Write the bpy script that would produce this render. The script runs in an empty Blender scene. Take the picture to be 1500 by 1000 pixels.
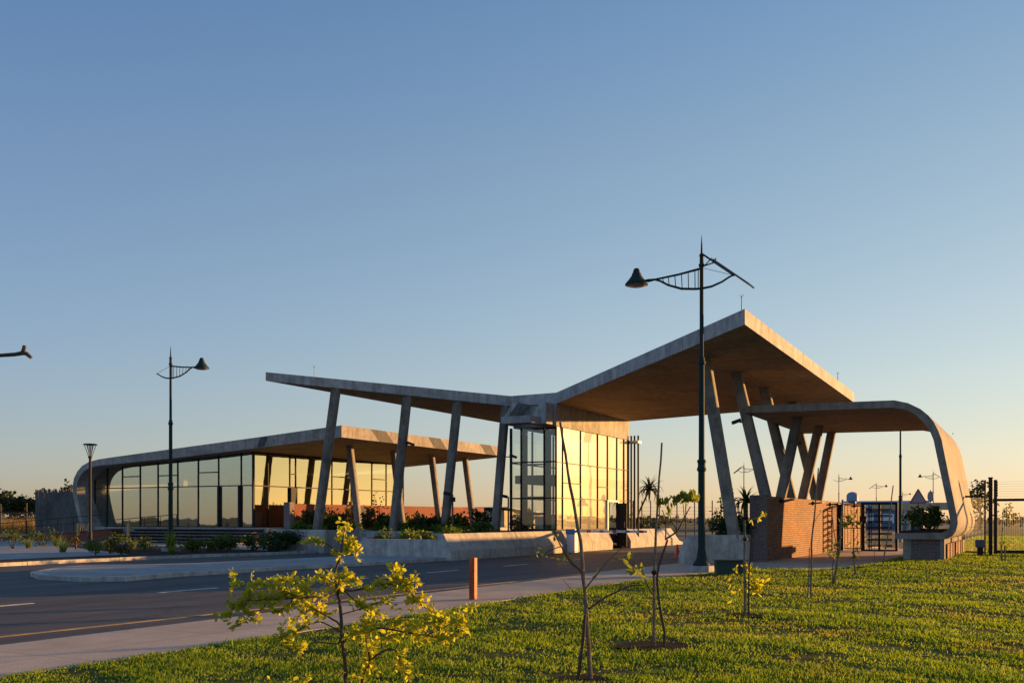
import bpy, math, random
import numpy as np
from mathutils import Vector, Matrix

random.seed(7)
rng = np.random.default_rng(7)
scene = bpy.context.scene
COL = scene.collection
R = math.radians
C28, S28 = math.cos(R(28)), math.sin(R(28))

# ------------------------------------------------------------------ helpers
def wloc(o):
    v = Vector((0, 0, 0))
    while o is not None:
        v += o.location
        o = o.parent
    return v

class MB:
    """collects shapes, links them as one mesh object"""
    def __init__(s):
        s.v = []; s.f = []
    def add(s, vs, fs):
        n = len(s.v)
        s.v += [tuple(p) for p in vs]
        s.f += [tuple(i + n for i in f) for f in fs]
        return s
    def box(s, x0, x1, y0, y1, z0, z1):
        vs = [(x0,y0,z0),(x1,y0,z0),(x1,y1,z0),(x0,y1,z0),(x0,y0,z1),(x1,y0,z1),(x1,y1,z1),(x0,y1,z1)]
        return s.add(vs, [(3,2,1,0),(4,5,6,7),(0,1,5,4),(1,2,6,5),(2,3,7,6),(3,0,4,7)])
    def obox(s, c, size, rot=(0,0,0)):
        from mathutils import Euler
        m = Euler(rot).to_matrix()
        hx, hy, hz = [k/2 for k in size]
        vs = []
        for z in (-hz, hz):
            for x, y in ((-hx,-hy),(hx,-hy),(hx,hy),(-hx,hy)):
                vs.append(Vector(c) + m @ Vector((x, y, z)))
        return s.add(vs, [(3,2,1,0),(4,5,6,7),(0,1,5,4),(1,2,6,5),(2,3,7,6),(3,0,4,7)])
    def tube(s, pts, rad, n=8, cap=True):
        pts = [Vector(p) for p in pts]
        if not hasattr(rad, '__len__'): rad = [rad]*len(pts)
        base = len(s.v); ref = None
        for i, p in enumerate(pts):
            a = pts[max(i-1, 0)]; b = pts[min(i+1, len(pts)-1)]
            t = (b-a).normalized()
            if ref is None:
                ref = t.orthogonal().normalized()
            ref = (ref - t*ref.dot(t))
            if ref.length < 1e-6: ref = t.orthogonal()
            ref.normalize(); bi = t.cross(ref)
            for k in range(n):
                an = 2*math.pi*k/n
                s.v.append(tuple(p + (ref*math.cos(an)+bi*math.sin(an))*rad[i]))
        for i in range(len(pts)-1):
            for k in range(n):
                k2 = (k+1) % n
                s.f.append((base+i*n+k, base+i*n+k2, base+(i+1)*n+k2, base+(i+1)*n+k))
        if cap:
            s.f.append(tuple(base+k for k in reversed(range(n))))
            s.f.append(tuple(base+(len(pts)-1)*n+k for k in range(n)))
        return s
    def lathe(s, c, prof, n=16):
        c = Vector(c); base = len(s.v)
        for r, z in prof:
            for k in range(n):
                an = 2*math.pi*k/n
                s.v.append((c.x+r*math.cos(an), c.y+r*math.sin(an), c.z+z))
        for i in range(len(prof)-1):
            for k in range(n):
                k2 = (k+1) % n
                s.f.append((base+i*n+k, base+i*n+k2, base+(i+1)*n+k2, base+(i+1)*n+k))
        s.f.append(tuple(base+k for k in reversed(range(n))))
        s.f.append(tuple(base+(len(prof)-1)*n+k for k in range(n)))
        return s
    def prism(s, poly, axis, a, b):
        """polygon in the plane across axis, extruded a..b; poly counter-clockwise"""
        def mk(p, t):
            if axis == 'x': return (t, p[0], p[1])
            if axis == 'y': return (p[0], t, p[1])
            return (p[0], p[1], t)
        n = len(poly)
        vs = [mk(p, a) for p in poly] + [mk(p, b) for p in poly]
        fs = [tuple(range(n-1, -1, -1)), tuple(range(n, 2*n))]
        for i in range(n):
            j = (i+1) % n
            fs.append((i, j, n+j, n+i))
        return s.add(vs, fs)
    def build(s, name, m, parent=None, smooth=False, bevel=0.0, kind=None, fix=True):
        me = bpy.data.meshes.new(name)
        off = wloc(parent) if parent else Vector((0,0,0))
        me.from_pydata([(p[0]-off.x, p[1]-off.y, p[2]-off.z) for p in s.v], [], s.f)
        if fix:
            import bmesh
            bm = bmesh.new(); bm.from_mesh(me)
            bmesh.ops.recalc_face_normals(bm, faces=bm.faces)
            bm.to_mesh(me); bm.free()
        me.materials.append(m)
        if smooth:
            me.polygons.foreach_set('use_smooth', [True]*len(me.polygons))
            me.set_sharp_from_angle(angle=R(40))
        o = bpy.data.objects.new(name, me)
        COL.objects.link(o)
        if parent: o.parent = parent
        if bevel:
            b = o.modifiers.new('edge', 'BEVEL'); b.width = bevel; b.segments = 2; b.limit_method = 'ANGLE'
        if kind: o['kind'] = kind
        return o

def np_mesh(name, V, F, m, parent=None, smooth=False):
    """V (n,3) array in world coordinates, F (k,3|4) array"""
    off = wloc(parent) if parent else Vector((0,0,0))
    V = np.asarray(V, dtype=np.float32) - np.array(off, dtype=np.float32)
    F = np.asarray(F, dtype=np.int32)
    me = bpy.data.meshes.new(name)
    me.vertices.add(len(V)); me.vertices.foreach_set('co', V.ravel())
    k = F.shape[1]
    me.loops.add(F.size); me.loops.foreach_set('vertex_index', F.ravel())
    me.polygons.add(len(F)); me.polygons.foreach_set('loop_start', np.arange(len(F), dtype=np.int32)*k)
    me.update(calc_edges=True); me.validate()
    me.materials.append(m)
    if smooth: me.polygons.foreach_set('use_smooth', [True]*len(me.polygons))
    o = bpy.data.objects.new(name, me); COL.objects.link(o)
    if parent: o.parent = parent
    return o

def tag(o, label, cat, group=None):
    o['label'] = label; o['category'] = cat
    if group: o['group'] = group
    return o
def thing(name, label, cat, loc=(0,0,0), group=None):
    o = bpy.data.objects.new(name, None); COL.objects.link(o)
    o.location = loc; o.empty_display_size = .3
    return tag(o, label, cat, group)
def copy_tree(o, parent=None):
    kids = list(o.children)
    c = o.copy(); COL.objects.link(c)
    c.parent = parent
    for k in kids: copy_tree(k, c)
    return c

# ------------------------------------------------------------------ materials
def new_mat(name):
    m = bpy.data.materials.new(name); m.use_nodes = True
    nt = m.node_tree; b = nt.nodes['Principled BSDF']
    return m, nt, b
def N(nt, t, **kw):
    n = nt.nodes.new(t)
    for k, v in kw.items(): setattr(n, k, v)
    return n
def ramp(nt, stops):
    n = nt.nodes.new('ShaderNodeValToRGB')
    el = n.color_ramp.elements
    while len(el) < len(stops): el.new(0.5)
    for e, (p, c) in zip(el, stops):
        e.position = p; e.color = (*c, 1) if len(c) == 3 else c
    return n
def mixc(nt, typ, fac, a, b):
    n = nt.nodes.new('ShaderNodeMix'); n.data_type = 'RGBA'; n.blend_type = typ
    L = nt.links
    for sock, val in ((n.inputs[0], fac), (n.inputs[6], a), (n.inputs[7], b)):
        if hasattr(val, 'is_output'): L.new(val, sock)
        elif isinstance(val, (tuple, list)): sock.default_value = (*val[:3], 1)
        else: sock.default_value = val
    return n.outputs[2]
def posn(nt, scale=(1,1,1)):
    g = N(nt, 'ShaderNodeNewGeometry'); mp = N(nt, 'ShaderNodeMapping')
    mp.inputs['Scale'].default_value = scale
    nt.links.new(g.outputs['Position'], mp.inputs['Vector'])
    return mp.outputs[0]
def objc(nt, scale=(1,1,1)):
    g = N(nt, 'ShaderNodeTexCoord'); mp = N(nt, 'ShaderNodeMapping')
    mp.inputs['Scale'].default_value = scale
    nt.links.new(g.outputs['Object'], mp.inputs['Vector'])
    return mp.outputs[0]
def noise(nt, vec, scale, detail=6, rough=.6):
    n = N(nt, 'ShaderNodeTexNoise'); n.inputs['Scale'].default_value = scale
    n.inputs['Detail'].default_value = detail; n.inputs['Roughness'].default_value = rough
    nt.links.new(vec, n.inputs['Vector'])
    return n.outputs['Fac']
def bump(nt, b, h, strength=.3, dist=.02):
    n = N(nt, 'ShaderNodeBump'); n.inputs['Strength'].default_value = strength
    n.inputs['Distance'].default_value = dist
    nt.links.new(h, n.inputs['Height']); nt.links.new(n.outputs[0], b.inputs['Normal'])

def simple(name, col, rough=.6, metal=0., var=.25, scale=8., bmp=0.):
    m, nt, b = new_mat(name)
    f = noise(nt, objc(nt), scale)
    lo = tuple(c*(1-var) for c in col); hi = tuple(min(1, c*(1+var)) for c in col)
    r = ramp(nt, [(.3, lo), (.7, hi)]); nt.links.new(f, r.inputs[0])
    nt.links.new(r.outputs[0], b.inputs['Base Color'])
    b.inputs['Roughness'].default_value = rough; b.inputs['Metallic'].default_value = metal
    if bmp: bump(nt, b, f, bmp)
    return m

def concrete(name, col, stain=.45, lines=0., joint=None):
    m, nt, b = new_mat(name)
    p = posn(nt)
    big = noise(nt, p, .55, 6, .65); mid = noise(nt, p, 3.2, 8, .7); fine = noise(nt, p, 38, 4, .7)
    streak = noise(nt, posn(nt, (5, 5, .35)), 1.0, 5, .6)
    d = tuple(c*(1-stain) for c in col); h = tuple(min(1, c*1.18) for c in col)
    r = ramp(nt, [(.3, d), (.52, col), (.75, h)]); nt.links.new(big, r.inputs[0])
    c = mixc(nt, 'MULTIPLY', .75, r.outputs[0], (1,1,1))
    r2 = ramp(nt, [(.34, (.55,.54,.52)), (.6, (1,1,1))]); nt.links.new(mid, r2.inputs[0])
    c = mixc(nt, 'MULTIPLY', .75, r.outputs[0], r2.outputs[0])
    r3 = ramp(nt, [(.35, (.6,.58,.55)), (.55, (1,1,1))]); nt.links.new(streak, r3.inputs[0])
    c = mixc(nt, 'MULTIPLY', .7, c, r3.outputs[0])
    # small air holes
    vo = N(nt, 'ShaderNodeTexVoronoi'); vo.inputs['Scale'].default_value = 2.2
    nt.links.new(p, vo.inputs['Vector'])
    r4 = ramp(nt, [(.05, (.35,.34,.33)), (.09, (1,1,1))]); nt.links.new(vo.outputs['Distance'], r4.inputs[0])
    c = mixc(nt, 'MULTIPLY', .6, c, r4.outputs[0])
    if lines:
        # shutter-board lines across the soffit
        w = N(nt, 'ShaderNodeTexWave'); w.wave_type = 'BANDS'; w.bands_direction = 'X'
        w.inputs['Scale'].default_value = lines; w.inputs['Distortion'].default_value = .25
        nt.links.new(p, w.inputs['Vector'])
        r5 = ramp(nt, [(.0, (.6,.58,.55)), (.14, (1,1,1))]); nt.links.new(w.outputs['Fac'], r5.inputs[0])
        c = mixc(nt, 'MULTIPLY', .55, c, r5.outputs[0])
        br = N(nt, 'ShaderNodeTexBrick'); br.inputs['Scale'].default_value = 1
        br.inputs['Brick Width'].default_value = 4.8; br.inputs['Row Height'].default_value = 2.4
        br.inputs['Mortar Size'].default_value = .02
        br.inputs['Color1'].default_value = (1,1,1,1); br.inputs['Color2'].default_value = (.8,.8,.8,1)
        br.inputs['Mortar'].default_value = (.3,.3,.3,1)
        nt.links.new(p, br.inputs['Vector'])
        c = mixc(nt, 'MULTIPLY', .8, c, br.outputs['Color'])
    nt.links.new(c, b.inputs['Base Color'])
    b.inputs['Roughness'].default_value = .85
    bump(nt, b, mixc(nt, 'MIX', .4, mid, fine), .35, .02)
    return m

def brick(name, c1, c2, mort, tint=(1,1,1)):
    m, nt, b = new_mat(name)
    g = N(nt, 'ShaderNodeNewGeometry')
    sp = N(nt, 'ShaderNodeSeparateXYZ'); nt.links.new(g.outputs['Position'], sp.inputs[0])
    sn = N(nt, 'ShaderNodeSeparateXYZ'); nt.links.new(g.outputs['True Normal'], sn.inputs[0])
    ab = N(nt, 'ShaderNodeMath', operation='ABSOLUTE'); nt.links.new(sn.outputs['X'], ab.inputs[0])
    gt = N(nt, 'ShaderNodeMath', operation='GREATER_THAN'); nt.links.new(ab.outputs[0], gt.inputs[0]); gt.inputs[1].default_value = .7
    mx = N(nt, 'ShaderNodeMix'); mx.data_type = 'FLOAT'
    nt.links.new(gt.outputs[0], mx.inputs[0]); nt.links.new(sp.outputs['X'], mx.inputs[2]); nt.links.new(sp.outputs['Y'], mx.inputs[3])
    cb = N(nt, 'ShaderNodeCombineXYZ'); nt.links.new(mx.outputs[0], cb.inputs[0]); nt.links.new(sp.outputs['Z'], cb.inputs[1])
    br = N(nt, 'ShaderNodeTexBrick'); br.inputs['Scale'].default_value = 1
    br.inputs['Brick Width'].default_value = .23; br.inputs['Row Height'].default_value = .086
    br.inputs['Mortar Size'].default_value = .011; br.inputs['Mortar Smooth'].default_value = .3
    br.inputs['Bias'].default_value = -.1
    br.inputs['Color1'].default_value = (*c1,1); br.inputs['Color2'].default_value = (*c2,1); br.inputs['Mortar'].default_value = (*mort,1)
    nt.links.new(cb.outputs[0], br.inputs['Vector'])
    p = posn(nt)
    n1 = noise(nt, p, 1.1, 6); r = ramp(nt, [(.3, (.55,.52,.5)), (.65, (1.0,1.0,1.0))]); nt.links.new(n1, r.inputs[0])
    c = mixc(nt, 'MULTIPLY', .7, br.outputs['Color'], r.outputs[0])
    n2 = noise(nt, p, 14, 3); r2 = ramp(nt, [(.3, (.6,.6,.6)), (.7, (1.15,1.1,1.1))]); nt.links.new(n2, r2.inputs[0])
    c = mixc(nt, 'MULTIPLY', .7, c, r2.outputs[0])
    nt.links.new(c, b.inputs['Base Color']); b.inputs['Roughness'].default_value = .85
    inv = N(nt, 'ShaderNodeMath', operation='SUBTRACT'); inv.inputs[0].default_value = 1
    nt.links.new(br.outputs['Fac'], inv.inputs[1])
    ad = N(nt, 'ShaderNodeMath', operation='ADD'); nt.links.new(inv.outputs[0], ad.inputs[0]); nt.links.new(n2, ad.inputs[1])
    bump(nt, b, ad.outputs[0], 1.0, .02)
    return m

def glass(name, refl, trans, facs, rough=.015, dust=None):
    """reflective solar glass: mirror coat over a tinted see-through pane"""
    m = bpy.data.materials.new(name); m.use_nodes = True
    nt = m.node_tree; nt.nodes.clear()
    out = N(nt, 'ShaderNodeOutputMaterial')
    gl = N(nt, 'ShaderNodeBsdfGlossy'); gl.inputs['Color'].default_value = (*refl, 1); gl.inputs['Roughness'].default_value = rough
    tr = N(nt, 'ShaderNodeBsdfTransparent'); tr.inputs['Color'].default_value = (*trans, 1)
    lw = N(nt, 'ShaderNodeLayerWeight'); lw.inputs['Blend'].default_value = .35
    mr = N(nt, 'ShaderNodeMapRange'); mr.inputs['To Min'].default_value = facs[0]; mr.inputs['To Max'].default_value = facs[1]
    nt.links.new(lw.outputs['Fresnel'], mr.inputs['Value'])
    f = noise(nt, posn(nt), .5, 2); bp = N(nt, 'ShaderNodeBump'); bp.inputs['Strength'].default_value = .03; bp.inputs['Distance'].default_value = .1
    nt.links.new(f, bp.inputs['Height']); nt.links.new(bp.outputs[0], gl.inputs['Normal'])
    refl_out = gl.outputs[0]
    if dust:
        g2 = N(nt, 'ShaderNodeBsdfGlossy'); g2.inputs['Color'].default_value = (1, 1, 1, 1); g2.inputs['Roughness'].default_value = dust[1]
        md = N(nt, 'ShaderNodeMixShader'); md.inputs[0].default_value = dust[0]
        nt.links.new(gl.outputs[0], md.inputs[1]); nt.links.new(g2.outputs[0], md.inputs[2]); refl_out = md.outputs[0]
    mx = N(nt, 'ShaderNodeMixShader')
    nt.links.new(mr.outputs[0], mx.inputs[0]); nt.links.new(tr.outputs[0], mx.inputs[1]); nt.links.new(refl_out, mx.inputs[2])
    nt.links.new(mx.outputs[0], out.inputs['Surface'])
    return m

def leafmat(name, c_lo, c_hi, trans=.45, scale=6., world=False, dry=None):
    m, nt, b = new_mat(name)
    out = nt.nodes['Material Output']
    v = posn(nt) if world else objc(nt)
    f = noise(nt, v, scale, 4, .7)
    r = ramp(nt, [(.3, c_lo), (.7, c_hi)]); nt.links.new(f, r.inputs[0])
    if dry:
        f2 = noise(nt, v, .33, 5, .65); r0 = r
        rd = ramp(nt, [(.36, (1,1,1)), (.47, (0,0,0))]); nt.links.new(f2, rd.inputs[0])
        mxx = mixc(nt, 'MIX', rd.outputs[0], r.outputs[0], dry)
        class _o: outputs = [mxx]
        r = _o
    nt.links.new(r.outputs[0], b.inputs['Base Color']); b.inputs['Roughness'].default_value = .55
    b.inputs['Specular IOR Level'].default_value = .25
    t = N(nt, 'ShaderNodeBsdfTranslucent')
    br = mixc(nt, 'MULTIPLY', 1., r.outputs[0], (1.5, 1.35, .7)); nt.links.new(br, t.inputs['Color'])
    mx = N(nt, 'ShaderNodeMixShader'); mx.inputs[0].default_value = trans
    nt.links.new(b.outputs[0], mx.inputs[1]); nt.links.new(t.outputs[0], mx.inputs[2]); nt.links.new(mx.outputs[0], out.inputs['Surface'])
    return m

def asphalt_mat():
    m, nt, b = new_mat('asphalt')
    p = posn(nt)
    big = noise(nt, posn(nt, (1.2, .25, 1)), .8, 6, .6); fine = noise(nt, p, 60, 3, .8); mid = noise(nt, posn(nt, (3, .3, 1)), 1.6, 5, .7)
    r = ramp(nt, [(.3, (.062,.058,.056)), (.55, (.092,.084,.078)), (.75, (.13,.115,.102))]); nt.links.new(big, r.inputs[0])
    r2 = ramp(nt, [(.3, (.62,.62,.62)), (.7, (1.35,1.35,1.35))]); nt.links.new(fine, r2.inputs[0])
    c = mixc(nt, 'MULTIPLY', .8, r.outputs[0], r2.outputs[0])
    r3 = ramp(nt, [(.42, (1,1,1)), (.46, (.62,.62,.64)), (.5, (1,1,1))]); nt.links.new(mid, r3.inputs[0])
    c = mixc(nt, 'MULTIPLY', .5, c, r3.outputs[0])
    tr_ = noise(nt, posn(nt, (1.1, .022, 1)), 1.3, 4, .6)          # worn wheel paths
    r5 = ramp(nt, [(.35, (.72,.73,.76)), (.5, (1,1,1)), (.68, (1.22,1.18,1.14))]); nt.links.new(tr_, r5.inputs[0])
    c = mixc(nt, 'MULTIPLY', .9, c, r5.outputs[0])
    wv = N(nt, 'ShaderNodeTexVoronoi'); wv.feature = 'DISTANCE_TO_EDGE'; wv.inputs['Scale'].default_value = .22
    dn = N(nt, 'ShaderNodeTexNoise'); dn.inputs['Scale'].default_value = 1.4; nt.links.new(p, dn.inputs['Vector'])
    ad = N(nt, 'ShaderNodeVectorMath', operation='ADD'); nt.links.new(p, ad.inputs[0]); nt.links.new(dn.outputs['Color'], ad.inputs[1])
    nt.links.new(ad.outputs[0], wv.inputs['Vector'])
    r6 = ramp(nt, [(.0, (.45,.45,.45)), (.008, (1,1,1))]); nt.links.new(wv.outputs['Distance'], r6.inputs[0])
    c = mixc(nt, 'MULTIPLY', .7, c, r6.outputs[0])
    sp2 = noise(nt, posn(nt, (1, .6, 1)), .9, 3, .5)
    r7 = ramp(nt, [(.24, (.55,.55,.55)), (.31, (1,1,1))]); nt.links.new(sp2, r7.inputs[0])   # oil and damp stains
    c = mixc(nt, 'MULTIPLY', .8, c, r7.outputs[0])
    nt.links.new(c, b.inputs['Base Color']); b.inputs['Roughness'].default_value = .8
    b.inputs['Specular IOR Level'].default_value = .3
    bump(nt, b, fine, .5, .008)
    return m

def paving_mat(name, col, jx, jy, jointc=.55):
    m, nt, b = new_mat(name)
    p = posn(nt)
    br = N(nt, 'ShaderNodeTexBrick'); br.inputs['Scale'].default_value = 1; br.offset = 0
    br.inputs['Brick Width'].default_value = jx; br.inputs['Row Height'].default_value = jy; br.inputs['Mortar Size'].default_value = .012
    br.inputs['Color1'].default_value = (1,1,1,1); br.inputs['Color2'].default_value = (.86,.86,.86,1); br.inputs['Mortar'].default_value = (jointc,jointc,jointc,1)
    nt.links.new(p, br.inputs['Vector'])
    n1 = noise(nt, p, .9, 7, .7); n2 = noise(nt, p, 30, 3, .7)
    r = ramp(nt, [(.3, tuple(c*.68 for c in col)), (.7, tuple(c*1.12 for c in col))]); nt.links.new(n1, r.inputs[0])
    r2 = ramp(nt, [(.3, (.78,.78,.78)), (.7, (1.1,1.1,1.1))]); nt.links.new(n2, r2.inputs[0])
    c = mixc(nt, 'MULTIPLY', .8, r.outputs[0], r2.outputs[0]); c = mixc(nt, 'MULTIPLY', .9, c, br.outputs['Color'])
    nt.links.new(c, b.inputs['Base Color']); b.inputs['Roughness'].default_value = .85
    bump(nt, b, n2, .3, .006)
    return m

def ground_mat(name, stops, scale, fine=25, bstr=.6):
    m, nt, b = new_mat(name)
    p = posn(nt)
    n1 = noise(nt, p, scale, 8, .65); n2 = noise(nt, p, fine, 4, .7)
    r = ramp(nt, stops); nt.links.new(n1, r.inputs[0])
    r2 = ramp(nt, [(.3, (.6,.6,.6)), (.7, (1.25,1.25,1.2))]); nt.links.new(n2, r2.inputs[0])
    c = mixc(nt, 'MULTIPLY', .9, r.outputs[0], r2.outputs[0])
    nt.links.new(c, b.inputs['Base Color']); b.inputs['Roughness'].default_value = .95
    b.inputs['Specular IOR Level'].default_value = .1
    bump(nt, b, n2, bstr, .04)
    return m

M = {}
M['conc'] = concrete('concrete', (.49,.475,.46), .38)
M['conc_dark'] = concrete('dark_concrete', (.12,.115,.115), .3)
M['conc_col'] = concrete('column_concrete', (.31,.275,.24), .35)
M['conc_wall'] = concrete('precast_concrete', (.54,.51,.47), .25)
M['soffit'] = concrete('board_marked_soffit', (.42,.285,.18), .3, lines=5.)  # brown base also carries warm light bounced up from the sunlit ground
M['conc_kerb'] = concrete('kerb_concrete', (.50,.48,.45), .3)
M['brick'] = brick('orange_brick', (.43,.19,.075), (.25,.098,.04), (.085,.055,.035))
M['brick_red'] = brick('red_brick', (.34,.095,.05), (.28,.075,.04), (.22,.10,.07))
M['brick_grey'] = brick('weathered_brick', (.24,.15,.12), (.17,.125,.115), (.27,.25,.24))
M['glass_dark'] = glass('office_glass', (.92,1.0,.90), (.60,.66,.62), (.40, .95))
M['glass_side'] = glass('office_side_glass', (.60,.63,.40), (.45,.46,.40), (.58, .98))
M['glass_gold'] = glass('tower_side_glass', (.92,.68,.31), (.55,.5,.4), (.60, .98), .02, (.14, .165))
M['glass_clear'] = glass('tower_front_glass', (.8,.84,.82), (.90,.92,.90), (.08, .9))
M['frame'] = simple('dark_window_frame', (.018,.017,.017), .75)
M['steel'] = simple('black_steel', (.012,.010,.009), .7)
M['lamp_green'] = simple('dark_green_paint', (.004,.022,.018), .8)
M['lampglass'] = simple('lamp_glass', (.35,.33,.3), .2)
M['panel'] = simple('solar_cells', (.015,.018,.03), .25, .2)
M['asphalt'] = asphalt_mat()
M['white_line'] = simple('white_road_paint', (.55,.55,.53), .7, 0, .35, 3)
M['yellow_line'] = simple('yellow_road_paint', (.36,.22,.06), .7, 0, .5, 2)
M['sidewalk'] = paving_mat('sidewalk_concrete', (.60,.44,.31), 2.4, 2.4, .6)
M['paver'] = paving_mat('grey_pavers', (.36,.35,.335), .9, .9, .7)
M['lawn'] = ground_mat('lawn_soil', [(.3, (.040,.034,.016)), (.45, (.06,.075,.015)), (.7, (.09,.115,.018))], 1.1, 22)
M['far_lawn'] = ground_mat('far_lawn_grass', [(.3, (.10,.11,.02)), (.7, (.19,.19,.04))], .6, 6)
M['field'] = ground_mat('dry_field', [(.3, (.12,.105,.045)), (.55, (.17,.14,.07)), (.75, (.11,.12,.04))], .05, .9)
M['soil'] = ground_mat('bed_soil', [(.3, (.035,.025,.018)), (.7, (.07,.05,.035))], 2.)
M['pit'] = ground_mat('wet_soil', [(.3, (.010,.008,.006)), (.7, (.022,.016,.011))], 3.)
M['blade'] = leafmat('grass_blades', (.065,.155,.010), (.28,.385,.028), .5, 1.4, True, (.27,.30,.045))
M['leaf_yel'] = leafmat('young_yellow_green_leaves', (.24,.30,.02), (.54,.54,.06), .55, 9)
M['leaf_lime'] = leafmat('lime_leaves', (.13,.19,.03), (.27,.31,.06), .5, 8)
M['leaf_mid'] = leafmat('mid_green_leaves', (.05,.095,.018), (.13,.17,.03), .35, 3)
M['leaf_fresh'] = leafmat('fresh_green_leaves', (.06,.12,.015), (.18,.24,.035), .45, 2)
M['leaf_dark'] = leafmat('dark_green_leaves', (.022,.046,.012), (.055,.085,.02), .25, 3)
M['leaf_aloe'] = leafmat('aloe_leaves', (.04,.055,.022), (.08,.09,.035), .15, 3)
M['leaf_rust'] = leafmat('rusty_leaves', (.07,.05,.018), (.13,.09,.03), .3, 3)
M['leaf_tree'] = leafmat('tree_leaves', (.02,.035,.012), (.07,.075,.02), .25, .35, True)
M['bark'] = simple('bark', (.09,.06,.04), .9, 0, .5, 30, .4)
M['stake'] = simple('weathered_pole', (.17,.125,.085), .85, 0, .4, 25, .3)
M['timber'] = simple('grey_timber', (.16,.135,.115), .85, 0, .45, 4, .3)
M['pole_grey'] = concrete('weathered_poles', (.17,.165,.16), .45)
M['post_wood'] = simple('bollard_wood', (.62,.33,.10), .7, 0, .3, 10)
M['post_red'] = simple('red_oxide_paint', (.36,.062,.013), .6, 0, .5, 9, .3)
M['cone'] = simple('orange_plastic', (.75,.09,.03), .5, 0, .1)
M['white'] = simple('white_paint', (.72,.74,.76), .5, 0, .08)
M['blue'] = simple('blue_paint', (.08,.19,.42), .5, 0, .15)
M['redpaint'] = simple('red_paint', (.5,.05,.04), .5, 0, .15)
M['box_green'] = simple('green_cabinet', (.008,.035,.028), .5, 0, .2)
M['interior'] = simple('interior_plaster', (.32,.30,.27), .8, 0, .1)
M['floor_in'] = simple('interior_floor', (.10,.085,.07), .5, 0, .2)
M['furn'] = simple('white_counter', (.65,.63,.6), .6, 0, .05)
M['stone'] = brick('stone_pier', (.32,.27,.26), (.22,.19,.20), (.36,.34,.33))
M['roof_blue'] = simple('pale_blue_roof', (.20,.27,.38), .6, 0, .1)
M['far_wall'] = simple('far_wall_paint', (.10,.14,.20), .7, 0, .2, 1)
M['far_beige'] = simple('far_beige', (.45,.36,.22), .8, 0, .2, 1)
M['sign_back'] = simple('sign_face', (.30,.25,.29), .5, 0, .1)
M['sign_edge'] = simple('sign_border', (.32,.045,.04), .5, 0, .1)
M['wire'] = simple('wire', (.06,.055,.05), .5, .6)
M['insul'] = simple('insulator', (.02,.02,.02), .4)

# ------------------------------------------------------------------ camera, sky, sun
cam = bpy.data.cameras.new('camera'); cam.sensor_width = 36; cam.lens = 34.8; cam.shift_y = .1733
cam.clip_start = .1; cam.clip_end = 6000
co = bpy.data.objects.new('camera', cam); COL.objects.link(co)
co.location = (0, 0, 1.6); co.rotation_euler = (R(90), 0, R(28)); scene.camera = co

SUN_AZ, SUN_EL = 35.0, 4.8        # azimuth from +Y towards +X
sd = Vector((math.sin(R(SUN_AZ))*math.cos(R(SUN_EL)), math.cos(R(SUN_AZ))*math.cos(R(SUN_EL)), math.sin(R(SUN_EL))))
su = bpy.data.lights.new('sun', 'SUN'); su.energy = 10.5; su.angle = R(.6); su.color = (1.0, .52, .165)
so = bpy.data.objects.new('sun', su); COL.objects.link(so)
so.rotation_euler = sd.to_track_quat('Z', 'Y').to_euler(); so.location = (60, 130, 40)

w = bpy.data.worlds.new('World'); scene.world = w; w.use_nodes = True
nt = w.node_tree; bg = nt.nodes['Background']
sky = N(nt, 'ShaderNodeTexSky'); sky.sky_type = 'NISHITA'; sky.sun_disc = False
sky.sun_elevation = R(SUN_EL); sky.sun_rotation = R(SUN_AZ)
sky.altitude = 0; sky.air_density = 1.0; sky.dust_density = .2; sky.ozone_density = 3.5
gm = N(nt, 'ShaderNodeGamma'); gm.inputs['Gamma'].default_value = .6          # hazy evening air: flatter contrast
nt.links.new(sky.outputs[0], gm.inputs['Color'])
tc = N(nt, 'ShaderNodeTexCoord'); sx = N(nt, 'ShaderNodeSeparateXYZ'); nt.links.new(tc.outputs['Generated'], sx.inputs[0])
rz = ramp(nt, [(0., (.97,.875,.885)), (.06, (1.08,.985,.95)), (.13, (1.11,1.02,.99)), (.2, (1.07,1.01,1.0)), (.33, (.95,.955,.985)), (.5, (.67,.82,1.0))]); nt.links.new(sx.outputs['Z'], rz.inputs[0])
tint = mixc(nt, 'MULTIPLY', 1., gm.outputs[0], rz.outputs[0])
tint = mixc(nt, 'MULTIPLY', 1., tint, (2.60, 2.41, 2.43))
dt = N(nt, 'ShaderNodeVectorMath', operation='DOT_PRODUCT'); nt.links.new(tc.outputs['Generated'], dt.inputs[0])
dt.inputs[1].default_value = (math.sin(R(SUN_AZ)), math.cos(R(SUN_AZ)), 0)
rs = ramp(nt, [(.0, (.94,.96,1.03)), (.5, (1.13,1.07,1.0)), (.86, (1.23,1.12,.95))]); nt.links.new(dt.outputs['Value'], rs.inputs[0])   # warm haze on the sun's side
tint = mixc(nt, 'MULTIPLY', 1., tint, rs.outputs[0])
nt.links.new(tint, bg.inputs['Color']); bg.inputs['Strength'].default_value = .15

scene.view_settings.view_transform = 'Standard'; scene.view_settings.look = 'None'
scene.view_settings.exposure = 0; scene.view_settings.gamma = 1
scene.cycles.max_bounces = 8; scene.cycles.transparent_max_bounces = 24
scene.cycles.use_denoising = True


# ------------------------------------------------------------------ the setting
def smooth(x): 
    x = np.clip(x, 0, 1); return x*x*(3-2*x)
def lawn_h(X, Y):
    X = np.asarray(X, float); Y = np.asarray(Y, float)
    return .12 + .13*smooth((X+6.2)/2.5)*smooth((Y-22)/12) + .02*np.sin(X*1.3+Y*.7)*np.sin(Y*.9-X*.4)*smooth((X+8.4)/1.5)*smooth((31-Y)/3)
def lh(X, Y): return float(lawn_h(X, Y))

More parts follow.
